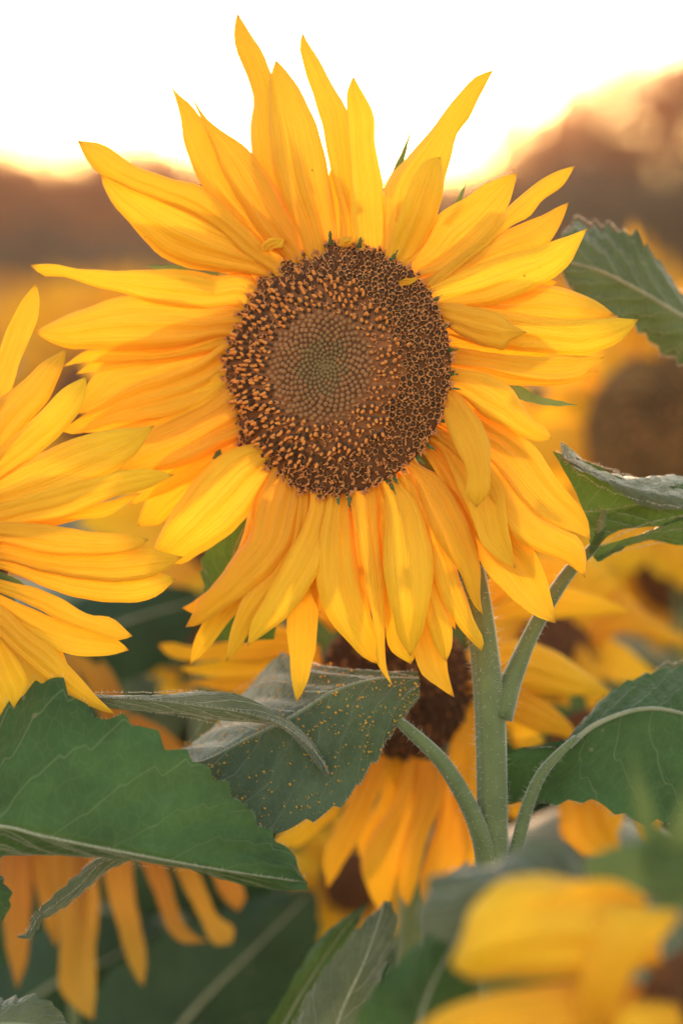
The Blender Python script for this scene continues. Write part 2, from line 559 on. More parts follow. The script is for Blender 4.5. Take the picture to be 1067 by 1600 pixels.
def leaf(parent, rails, D, mat=None, petiole=None, rib=1.2, seed=0, fuzz=0, **kw):
    """leaf > blade is the part itself, with midrib, petiole and edge hair under it"""
    b = Bag()
    v, f, uv, (E0, Mi, E1) = leaf_shape(rails, D, seed=seed, **kw)
    b.add(v, f, 0, uv)
    o = b.build('leaf', mat or M_LEAF, parent)
    if rib > 0:
        bb = Bag()
        n = len(Mi)
        v, f, uv = tube(Mi[: int(n * 0.97)] - C_FWD * 0.0001, np.linspace(rib, rib * 0.25, 8) * 0.001, 7)
        bb.add(v, f, 0, uv)
        bb.build('midrib', M_RIB, o)
    if petiole is not None:
        pts, r = petiole
        bb = Bag()
        path = rail3(pts, D, 26)
        v, f, uv = tube(path, np.array(r) * PX, 10)
        bb.add(v, f, 0, uv)
        bb.build('petiole', M_STEM, o)
        hb = Bag()
        k = nrg.integers(0, 26, 220)
        rr = np.interp(k / 25, np.linspace(0, 1, len(r)), r) * PX
        dd = nrg.normal(0, 1, (220, 3))
        dd /= np.linalg.norm(dd, axis=1)[:, None]
        jit = path[np.minimum(k + 1, 25)] - path[np.maximum(k - 1, 0)]
        pp = path[k] + jit * nrg.uniform(-0.5, 0.5, (220, 1))
        tt = jit / (np.linalg.norm(jit, axis=1)[:, None] + 1e-9)
        dd -= tt * np.sum(dd * tt, axis=1)[:, None]
        dd /= np.linalg.norm(dd, axis=1)[:, None] + 1e-9
        hairs(hb, pp + dd * rr[:, None] * 0.96, dd, 0.0022, 0.0001)
        h = hb.build('hair', M_HAIR, o)
        h['kind'] = 'stuff'
    if fuzz:
        hb = Bag()
        for E in (E0, E1):
            k = nrg.integers(1, len(E) - 1, fuzz)
            f_ = nrg.uniform(0, 1, (fuzz, 1))
            pp = E[k] * f_ + E[k - 1] * (1 - f_)
            dd = E[k] - Mi[k]
            dd = dd / (np.linalg.norm(dd, axis=1)[:, None] + 1e-9)
            hairs(hb, pp, dd, 0.0013, 0.00008)
        k = nrg.integers(1, len(Mi) - 1, fuzz)
        hairs(hb, Mi[k] - C_FWD * 0.0006, np.tile(-C_FWD * 0.4 + C_UP, (fuzz, 1)), 0.0013, 0.00008)
        h = hb.build('edge_hair', M_HAIR, o)
        h['kind'] = 'stuff'
    return o


def stem(parent, pts, D, r, hair=0, name='stem', hl=0.0030):
    """pts: traced upper part in photo pixels; below that the stem runs straight down into the soil"""
    b = Bag()
    path = rail3(pts, D, 46)
    n0 = len(path)
    foot = np.array((path[-1][0], path[-1][1], -0.02))
    low = path[-1] + (foot - path[-1]) * np.linspace(0.06, 1, 16)[:, None]
    rr = np.interp(np.linspace(0, 1, n0), np.linspace(0, 1, len(r)), r) * PX * D
    rr = np.r_[rr * (1 + 0.025 * np.sin(np.linspace(0, 17, n0))), np.full(16, rr[-1])]
    full = np.vstack((path, low))
    v, f, uv = tube(full, rr, 40)
    th = np.linspace(0, 2 * math.pi, 40, endpoint=False)
    along = np.arange(len(full))[:, None]
    rib_ = 1 + 0.035 * np.cos(8 * th[None, :] + 0.35 * np.sin(along * 0.21)) + 0.02 * np.sin(3 * th[None, :] + along * 0.5)
    v = ((v.reshape(len(full), 40, 3) - full[:, None, :]) * rib_[:, :, None] + full[:, None, :]).reshape(-1, 3)
    b.add(v, f, 0, uv)
    o = b.build(name, M_STEM, parent)
    if hair:
        hb = Bag()
        k = nrg.integers(1, n0 - 1, hair)
        tt = path[k + 1] - path[k - 1]
        pp = path[k] + tt * nrg.uniform(-0.5, 0.5, (hair, 1))
        tt = tt / np.linalg.norm(tt, axis=1)[:, None]
        dd = nrg.normal(0, 1, (hair, 3))
        dd -= tt * np.sum(dd * tt, axis=1)[:, None]
        dd /= np.linalg.norm(dd, axis=1)[:, None]
        hairs(hb, pp + dd * rr[k][:, None] * 0.97, dd, hl, 0.00011)
        h = hb.build('hair', M_HAIR, o)
        h['kind'] = 'stuff'
    return o


def to_ground(x, y, d):
    """pixel of the point on the soil straight below a pixel at a depth"""
    p = W(x, y, d)
    return np.array((p[0], p[1], 0.0))


def plant_root(name, label, cat, x, y, d, group=None):
    return thing(name, label, cat, tuple(to_ground(x, y, d)), group)


# ------------------------------------------------------------------ ground, trees, haze
def structure(name, me):
    o = link(name, me)
    o['kind'] = 'structure'
    return o


S = 160
HAZE = 0.00024
structure('ground', new_mesh('ground', [(-S, -12, 0), (S, -12, 0), (S, 200, 0), (-S, 200, 0)], [(0, 1, 2, 3)], M_SOIL, smooth=False))


def tree_meshes(seed, h, wdt, nleaf, leaf_size):
    r2 = np.random.default_rng(seed)
    trunk = Bag()
    path = np.array([(0, 0, 0), (0.05 * wdt, 0, h * 0.25), (-0.02 * wdt, 0.03 * wdt, h * 0.5), (0, 0, h * 0.85)])
    path = crom(path, 14)
    v, f, uv = tube(path, np.array((0.045, 0.03, 0.018, 0.006)) * h, 9)
    trunk.add(v, f, 0, uv)
    clumps = []
    for i in range(34):
        a = r2.uniform(0, 2 * math.pi)
        hh = r2.uniform(0.22, 0.98)
        rad = wdt * 0.5 * math.sqrt(max(0.02, 1 - ((hh - 0.5) / 0.52) ** 2)) * r2.uniform(0.35, 0.95)
        c = np.array((math.cos(a) * rad, math.sin(a) * rad, hh * h))
        clumps.append((c, wdt * r2.uniform(0.08, 0.17)))
        st = path[int(np.clip(hh * 0.75, 0.1, 0.9) * 13)]
        lim = crom([st, (st + c) / 2 + r2.normal(0, 0.03 * wdt, 3), c], 8)
        v, f, uv = tube(lim, np.array((0.012, 0.004)) * h, 6)
        trunk.add(v, f, 0, uv)
    crown = Bag()
    per = nleaf // len(clumps)
    for c, cr in clumps:
        d = r2.normal(0, 1, (per, 3))
        d /= np.linalg.norm(d, axis=1)[:, None]
        p = c + d * cr * (r2.uniform(0, 1, (per, 1)) ** 0.45)
        a = r2.normal(0, 1, (per, 3))
        a /= np.linalg.norm(a, axis=1)[:, None]
        b = np.cross(a, r2.normal(0, 1, (per, 3)))
        b /= np.linalg.norm(b, axis=1)[:, None]
        s = leaf_size * r2.uniform(0.6, 1.3, (per, 1))
        q = np.stack((p - a * s, p + b * s * 0.55, p + a * s, p - b * s * 0.55), 1).reshape(-1, 3)
        crown.add(q, [(4 * i, 4 * i + 1, 4 * i + 2, 4 * i + 3) for i in range(per)])
    return trunk, crown


TREES = []
for sd, (h, wd, nl, ls) in enumerate(((7.4, 6.4, 3200, 0.16), (5.6, 7.0, 3000, 0.16), (5.0, 8.5, 5200, 0.14))):
    tk, cr = tree_meshes(40 + sd, h, wd, nl, ls)
    TREES.append((new_mesh('trunk', np.vstack(tk.v), tk.f, M_BARK), new_mesh('crown', np.vstack(cr.v), cr.f, M_TREE, smooth=False), h))


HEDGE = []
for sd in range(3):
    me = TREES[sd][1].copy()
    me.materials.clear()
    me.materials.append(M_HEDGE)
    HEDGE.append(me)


def tree(kind, px, d, top_px, label, group, rz=0.0, wide=1.0, name='tree', hedge=False):
    p = W(px, HORIZON, d)
    need = CAM_H + (HORIZON - top_px) * PX * d
    tm, cm, h = TREES[kind]
    k = need / h
    o = thing(name, label, 'tree', (p[0], p[1], 0), group)
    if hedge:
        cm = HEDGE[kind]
    for nm, me in (('trunk', tm), ('crown', cm)):
        c = link(nm, me, o)
        c.scale = (k * wide, k * wide, k)
        c.rotation_euler = (0, 0, rz)
    return o


tree(0, 1080, 62, 80, 'tall round tree at the right edge, its crown glowing orange', None, 0.3, 0.8)
tree(1, 1200, 66, 90, 'broad tree behind the tall orange tree past the right edge', None, 1.3, 1.0)
tree(0, 985, 66, 98, 'rounded tree merging with the left flank of the tall orange tree', None, 2.2, 0.62)
tree(0, 925, 64, 122, 'slim tree between the flat topped tree and the tall orange tree', None, 1.1, 0.55)
tree(1, 880, 70, 172, 'mid height tree with a flat top left of the rounded orange trees', None, 3.1, 0.55)
tree(1, 815, 72, 176, 'leftmost small tree of the orange group beside the bright sky gap', None, 4.0, 0.45)
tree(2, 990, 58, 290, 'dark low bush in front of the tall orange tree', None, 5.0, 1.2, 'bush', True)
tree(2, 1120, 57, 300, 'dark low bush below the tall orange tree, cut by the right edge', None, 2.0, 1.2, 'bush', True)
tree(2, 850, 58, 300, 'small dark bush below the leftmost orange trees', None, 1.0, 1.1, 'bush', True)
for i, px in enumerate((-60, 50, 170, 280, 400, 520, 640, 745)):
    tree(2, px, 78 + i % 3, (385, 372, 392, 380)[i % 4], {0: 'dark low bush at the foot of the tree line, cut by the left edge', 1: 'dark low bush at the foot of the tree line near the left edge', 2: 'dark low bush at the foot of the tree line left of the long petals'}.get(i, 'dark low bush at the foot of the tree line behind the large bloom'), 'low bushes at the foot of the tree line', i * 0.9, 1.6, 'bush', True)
for i, (px, tp) in enumerate(((-190, 225), (-85, 245), (-5, 232), (75, 262), (150, 246), (235, 240), (320, 258), (405, 252), (490, 270), (570, 285), (650, 295), (730, 290), (790, 270))):
    tree((2, 1)[i % 2], px, 84 + 4 * (i % 3), tp, {2: 'tree at the left end of the blurred brown tree line, cut by the left edge', 3: 'tree by the dip in the blurred brown tree line at left', 4: 'tree of the blurred brown line just left of the top left petal', 5: 'tree of the blurred brown line behind the long top left petals', 11: 'small tree of the far line in the gap right of the tall upper petal'}.get(i, 'tree of the far line hidden behind the large bloom or past the frame'), 'trees along the far edge of the field', i * 1.3, 1.15)

hm, ht, hout = nt('haze_air')
pv = N(ht, 'VolumePrincipled')
pv.inputs['Color'].default_value = (0.97, 0.8, 0.72, 1)
pv.inputs['Density'].default_value = HAZE
pv.inputs['Anisotropy'].default_value = 0.7
ht.links.new(pv.outputs[0], hout.inputs['Volume'])
bx = (-S - 5, S + 5, -17, 205, -1.0, 11.0)
hv = [(bx[i], bx[2 + j], bx[4 + k]) for i in (0, 1) for j in (0, 1) for k in (0, 1)]
hz = link('haze', new_mesh('haze', hv, [(0, 1, 3, 2), (4, 6, 7, 5), (0, 4, 5, 1), (2, 3, 7, 6), (0, 2, 6, 4), (1, 5, 7, 3)], hm, smooth=False))
hz['kind'] = 'stuff'
hz['label'] = 'warm evening haze over the field'

# ------------------------------------------------------------------ generic sunflower head in its own frame (blurred neighbours, field)
def frame(normal, roll=0.0):
    n = np.asarray(normal, float)
    n /= np.linalg.norm(n)
    x = np.cross((0, 0, 1.0), n)
    x /= np.linalg.norm(x)
    y = np.cross(n, x)
    c, s = math.cos(roll), math.sin(roll)
    return x * c + y * s, y * c - x * s, n


def dome(c, F, R, h, nr=10, na=40, dip=0.0):
    v, f = [], []
    X, Y, Z = F
    for i in range(nr + 1):
        r = R * i / nr
        z = h * (1 - (r / R) ** 2) - dip * math.exp(-(r / (0.3 * R)) ** 2)
        for j in range(na):
            a = 2 * math.pi * j / na
            v.append(c + X * r * math.cos(a) + Y * r * math.sin(a) + Z * z)
    for j in range(na):   # back side down to the receptacle
        a = 2 * math.pi * j / na
        v.append(c + X * R * 0.8 * math.cos(a) + Y * R * 0.8 * math.sin(a) - Z * R * 0.22)
    for i in range(nr + 1):
        for j in range(na):
            k = (j + 1) % na
            f.append((i * na + j, (i + 1) * na + j, (i + 1) * na + k, i * na + k))
    f.append(tuple((nr + 1) * na + j for j in range(na)))
    return np.array(v), f


def ray_petal(c, F, phi, r0, ln, wd, lift, curl, seed, nv=12, nu=7):
    """petal grown from the rim: phi round the disc, lift above the disc plane, curl along its length"""
    X, Y, Z = F
    r2 = random.Random(seed)
    e = X * math.cos(phi) + Y * math.sin(phi)
    s = -X * math.sin(phi) + Y * math.cos(phi)
    v = np.linspace(0, 1, nv)
    ang = lift - curl * v ** 1.3
    dl = ln / (nv - 1)
    side = r2.uniform(-0.25, 0.25) * v ** 2
    rad = r0 + np.r_[0, np.cumsum(np.cos(ang))[:-1]] * dl
    hgt = np.r_[0, np.cumsum(np.sin(ang))[:-1]] * dl
    w = wd * 0.5 * (np.sin(math.pi * np.clip(v * 0.9 + 0.1, 0, 1)) ** 0.7 + 0.25 * (1 - v)) * np.where(v > 0.97, 0.1, 1)
    u = np.linspace(-1, 1, nu)
    tw = r2.uniform(-0.5, 0.5)
    pos = (c + e * rad[:, None] + Z * hgt[:, None] + s * (side * ln)[:, None])[:, None, :]
    nn = -e * np.sin(ang)[:, None] + Z * np.cos(ang)[:, None]
    ax = s[None, :] * np.cos(tw * v)[:, None] + nn * np.sin(tw * v)[:, None]
    pos = pos + ax[:, None, :] * (w[:, None] * u[None, :])[:, :, None]
    prof = -0.22 * (1 - u ** 2) * r2.choice((1, 1, -0.7)) + 0.05 * np.cos(3 * math.pi * u)
    pos = pos + nn[:, None, :] * (w[:, None] * prof[None, :])[:, :, None]
    uv = np.stack((np.tile((u + 1) / 2, nv), np.repeat(v, nu)), 1)
    return pos.reshape(-1, 3), grid_faces(nv, nu), uv


def knob_mesh(bag, c, F, R, h, n, size, mat_a, mat_b, seed):
    """low bumps of the disc florets for a head seen out of focus"""
    X, Y, Z = F
    r2 = np.random.default_rng(seed)
    for i in range(n):
        r = R * ((i + 0.5) / n) ** 0.6 * 0.97
        a = i * 2.399963
        p = c + X * r * math.cos(a) + Y * r * math.sin(a) + Z * (h * (1 - (r / R) ** 2))
        d = Z + (X * math.cos(a) + Y * math.sin(a)) * (0.6 * r / R) + r2.normal(0, 0.12, 3)
        d /= np.linalg.norm(d)
        q = np.cross(d, X)
        q /= np.linalg.norm(q)
        w = np.cross(d, q)
        s = size * r2.uniform(0.8, 1.2)
        hh = s * r2.uniform(1.4, 2.6)
        v = [p + s * (q * math.cos(k * 1.2566) + w * math.sin(k * 1.2566)) for k in range(5)]
        v += [p + d * hh + 0.6 * s * (q * math.cos(k * 1.2566) + w * math.sin(k * 1.2566)) for k in range(5)]
        f = [(k, (k + 1) % 5, 5 + (k + 1) % 5, 5 + k) for k in range(5)] + [(5, 6, 7, 8, 9)]
        m = mat_b if r2.random() < 0.3 else mat_a
        bag.add(np.array(v), f, [mat_a] * 5 + [m])


def head(parent, px, py, D, Rpx, normal, n_pet=0, len_px=0, wid_px=0, lift=0.2, curl=0.5, seed=1, n_flor=260, arc=None, h=0.28, bracts=14, light=False):
    """disc with florets, own petals and bracts"""
    c = W(px, py, D)
    F = frame(normal)
    R = Rpx * PX * D
    b = Bag()
    v, f = dome(c, F, R, R * h)
    b.add(v, f, 0)
    d = b.build('disc', M_DISC_OLIVE if light else M_DISC, parent)
    if n_flor:
        fb = Bag()
        knob_mesh(fb, c, F, R, R * h, n_flor, R * 0.05, 0, 1, seed)
        o = fb.build('floret', [M_DISC_OLIVE, M_CUP] if light else [M_TUBE, M_CUP], d)
        o['kind'] = 'stuff'
    r2 = random.Random(seed)
    for i in range(n_pet):
        ph = (arc[0] + (arc[1] - arc[0]) * (i + 0.5) / n_pet) if arc else 2 * math.pi * i / n_pet
        ph += r2.uniform(-0.1, 0.1)
        b = Bag()
        lay = (i % 2) * 0.004
        v, f, uv = ray_petal(c - F[2] * (0.05 * R + lay), F, ph, R * 0.93, len_px * PX * D * r2.uniform(0.75, 1.1), wid_px * PX * D * r2.uniform(0.8, 1.15), lift + r2.uniform(-0.2, 0.2), curl + r2.uniform(-0.3, 0.4), seed * 100 + i)
        b.add(v, f, 0, uv)
        b.build('petal', M_PETAL, parent)
    for i in range(bracts):
        ph = 2 * math.pi * i / bracts + r2.uniform(-0.1, 0.1)
        b = Bag()
        v, f, uv = ray_petal(c - F[2] * (0.2 * R), F, ph, R * 0.8, R * r2.uniform(0.5, 0.75), R * 0.34, -0.1, r2.uniform(-0.2, 0.4), seed * 77 + i, 8, 5)
        b.add(v, f, 0, uv)
        b.build('bract', M_BRACT, parent)
    return d, c, F, R
# ------------------------------------------------------------------ the large sunflower in focus
HX, HY = 524.0, 577.0
hero = plant_root('sunflower', 'large sharp sunflower facing the camera with a brown disc and full ring of yellow petals', 'sunflower', 775, 1500, 1.02)
YAW = math.radians(25)
hn = -C_FWD * math.cos(YAW) - C_RT * math.sin(YAW) + C_UP * 0.03
HF = frame(hn)
HC = W(HX, HY, 1.0)
HR = 195 * PX
HH = 0.27 * HR


def dome_z(r):
    q = r / HR
    return HH * (1 - q ** 2.2) - 0.05 * HR * math.exp(-(q / 0.22) ** 2)


v, f = [], []
NR, NA = 26, 72
for i in range(NR + 1):
    r = HR * i / NR
    for j in range(NA):
        a = 2 * math.pi * j / NA
        v.append(HC + HF[0] * r * math.cos(a) + HF[1] * r * math.sin(a) + HF[2] * (dome_z(r)))
for j in range(NA):
    a = 2 * math.pi * j / NA
    v.append(HC + (HF[0] * math.cos(a) + HF[1] * math.sin(a)) * HR * 0.8 - HF[2] * HR * 0.25)
for i in range(NR + 1):
    for j in range(NA):
        k = (j + 1) % NA
        f.append((i * NA + j, (i + 1) * NA + j, (i + 1) * NA + k, i * NA + k))
f.append(tuple((NR + 1) * NA + j for j in range(NA)))
b = Bag()
b.add(np.array(v), f)
hdisc = b.build('disc', [M_DISC, M_DISC_MID], hero)
hdisc.data.polygons.foreach_set('material_index', np.array([1 if 0.40 < (q // NA + 0.5) / NR < 0.70 else 0 for q in range(len(f))], np.int32))


def cup_shape(var):
    r2 = random.Random(var)
    v, f, m = [], [], []
    rings = [(0.62, 0.0), (0.66, 0.9), (0.84, 1.5)]
    n = 10
    for rr, z in rings:
        for k in range(n):
            a = 2 * math.pi * k / n
            v.append((rr * math.cos(a), rr * math.sin(a), z))
    for k in range(n):          # five pointed lobes, bent outward
        a = 2 * math.pi * k / n
        rr, z = ((1.25 + r2.uniform(-0.12, 0.15), 1.85 + r2.uniform(-0.2, 0.25)) if k % 2 == 0 else (0.9, 1.55))
        v.append((rr * math.cos(a), rr * math.sin(a), z))
    for i in range(3):
        for k in range(n):
            q = (k + 1) % n
            f.append((i * n + k, i * n + q, (i + 1) * n + q, (i + 1) * n + k))
            m.append(2 if i == 2 else 0)
    o = len(v)
    for k in range(n):          # dark throat
        a = 2 * math.pi * k / n
        v.append((0.55 * math.cos(a), 0.55 * math.sin(a), 0.75))
    for k in range(n):
        q = (k + 1) % n
        f.append((2 * n + k, 2 * n + q, o + q, o + k))
        m.append(1)
    f.append(tuple(range(o, o + n)))
    m.append(1)
    # forked style
    for sgn in (-1, 1):
        o = len(v)
        lean = r2.uniform(0.15, 0.5)
        for k in range(3):
            a = 2 * math.pi * k / 3
            v.append((0.12 * math.cos(a), 0.12 * math.sin(a), 0.7))
        v.append((sgn * lean, r2.uniform(-0.3, 0.3), 1.6 + r2.uniform(0, 0.5)))
        for k in range(3):
            f.append((o + k, o + (k + 1) % 3, o + 3))
            m.append(2 if var % 2 else 0)
    return np.array(v, float), f, m


def spike_shape(var):
    """dark floret tube with its orange anther tip"""
    r2 = random.Random(var + 50)
    v, f, m = [], [], []
    n = 7
    prof = [(0.5, 0), (0.62, 1.2), (0.72, 2.6), (0.66, 3.0), (0.6, 3.2), (0.62, 3.9), (0.28, 5.0)]
    lean = r2.uniform(-0.6, 0.6)
    for rr, z in prof:
        for k in range(n):
            a = 2 * math.pi * k / n
            v.append((rr * math.cos(a) + lean * (z / 4) ** 2, rr * math.sin(a), z))
    for i in range(len(prof) - 1):
        for k in range(n):
            q = (k + 1) % n
            f.append((i * n + k, i * n + q, (i + 1) * n + q, (i + 1) * n + k))
            m.append(1 if i < 3 else 3)
    f.append(tuple((len(prof) - 1) * n + k for k in range(n)))
    m.append(3)
    return np.array(v, float), f, m


def bud_shape(var):
    r2 = random.Random(var + 90)
    v, f, m = [], [], []
    n = 8
    prof = [(0.85, -0.3), (1.0, 0.35), (0.85, 0.9), (0.5, 1.25)]
    for rr, z in prof:
        for k in range(n):
            a = 2 * math.pi * k / n
            v.append((rr * math.cos(a), rr * math.sin(a), z))
    v.append((0, 0, 1.35))
    for i in range(len(prof) - 1):
        for k in range(n):
            q = (k + 1) % n
            f.append((i * n + k, i * n + q, (i + 1) * n + q, (i + 1) * n + k))
            m.append(4 if var < 2 else 5)
    for k in range(n):
        f.append((3 * n + k, 3 * n + (k + 1) % n, 4 * n))
        m.append(4 if var < 2 else 5)
    return np.array(v, float), f, m


def ragged_shape(var):
    """spent floret: a bundle of curled brown tips"""
    r2 = random.Random(var + 130)
    v, f, m = [], [], []
    for q in range(4):
        o = len(v)
        bx, by = r2.uniform(-0.5, 0.5), r2.uniform(-0.5, 0.5)
        tx, ty = bx + r2.uniform(-0.9, 0.9), by + r2.uniform(-0.9, 0.9)
        hh = r2.uniform(1.2, 2.8)
        for z, rr, l in ((0, 0.4, 0), (0.6, 0.38, 0.25), (1.0, 0.2, 1.0)):
            for k in range(4):
                a = math.pi / 2 * k
                v.append((bx + (tx - bx) * l + rr * math.cos(a), by + (ty - by) * l + rr * math.sin(a), hh * z))
        for i in range(2):
            for k in range(4):
                f.append((o + i * 4 + k, o + i * 4 + (k + 1) % 4, o + (i + 1) * 4 + (k + 1) % 4, o + (i + 1) * 4 + k))
                m.append(2 if i else 1)
        f.append((o + 8, o + 9, o + 10, o + 11))
        m.append(3 if q == 0 else 2)
    return np.array(v, float), f, m


FL_MATS = [M_CUP, M_TUBE, M_RIM, M_TIP, M_BUD, M_BUD_IN]
SHAPES = {'cup': [cup_shape(i) for i in range(5)], 'spike': [spike_shape(i) for i in range(4)], 'bud': [bud_shape(i) for i in range(4)], 'ragged': [ragged_shape(i) for i in range(5)]}
FL_MESH = {k: [new_mesh('floret', s[0], s[1], FL_MATS, None, s[2]) for s in L] for k, L in SHAPES.items()}
NF = 1330
NRIM = 190
florets = []
fr = random.Random(3)
for i in range(NF + NRIM):
    r = HR * ((i + 0.5) / NF) ** 0.63 * 0.985 if i < NF else HR * fr.uniform(0.955, 1.02)
    a = i * 2.399963 + fr.uniform(-0.03, 0.03)
    q = r / HR
    # wider open band on the right hand side, narrower on the left
    side = math.cos(a - 0.15)
    up = math.sin(a)
    lim_a = 0.44 - 0.02 * side + fr.uniform(-0.02, 0.02)
    lim_b = 0.70 - 0.05 * max(0, side) + 0.17 * max(0, -side) + fr.uniform(-0.04, 0.04)
    if q < lim_a:
        kind, s = 'bud', 3.3 + 1.1 * q / 0.45
    elif q < lim_b:
        kind, s = ('spike', 4.3) if fr.random() < 0.72 else ('ragged', 4.0)
    elif side > 0.25 and up > -0.62:
        kind, s = 'cup', 5.4
    else:
        kind, s = ('ragged', 4.6) if fr.random() < 0.62 else ('cup', 4.6)
    s *= PX * fr.uniform(0.88, 1.12)
    e = HF[0] * math.cos(a) + HF[1] * math.sin(a)
    p = HC + e * r + HF[2] * dome_z(min(r, HR))
    if i >= NF:
        kind, s = 'ragged', 4.6 * PX * fr.uniform(0.8, 1.2)
    slope = 0.27 * 2.2 * q ** 1.2
    lean = slope * 0.9 + (0.3 + 0.5 * (q - 0.4) if kind == 'spike' else 0.0)
    if i >= NF:
        lean = fr.uniform(0.7, 1.5)
    d = HF[2] + e * lean
    d = d + nrg.normal(0, 0.05 if kind == 'bud' else 0.13, 3)
    d /= np.linalg.norm(d)
    x = np.cross(d, C_UP)
    x /= np.linalg.norm(x)
    y = np.cross(d, x)
    rz = fr.uniform(0, 6.28)
    x, y = x * math.cos(rz) + y * math.sin(rz), y * math.cos(rz) - x * math.sin(rz)
    hz = 1.0
    if kind == 'spike':
        hz = fr.uniform(0.7, 1.1) * (0.75 + 0.8 * (q - 0.43))
    M = np.stack((x * s, y * s, d * s * hz), 1)
    bvar = (2 + i % 2 if q + fr.uniform(-0.08, 0.08) < 0.2 else i % 2)
    score = s * (1.6 if kind == 'cup' else 1.0) * (0.7 + 0.3 * np.dot(d, -C_FWD))
    florets.append((score, kind, bvar if kind == 'bud' else fr.randint(0, 9), p, M))
florets.sort(key=lambda t: -t[0])
hroot = np.array(hero.location)
bag = Bag()
for n_, (sc_, kind, var, p, M) in enumerate(florets):
    L = SHAPES[kind]
    if n_ < 300:
        o = link('floret', FL_MESH[kind][var % len(L)], hdisc)
        mt = Matrix([list(M[k]) + [float(p[k] - hroot[k])] for k in range(3)] + [[0, 0, 0, 1]])
        o.matrix_basis = mt
    else:
        sh = L[var % len(L)]
        bag.add(sh[0] @ M.T + p, sh[1], sh[2])
o = bag.build('floret', FL_MATS, hdisc)
o['kind'] = 'stuff'

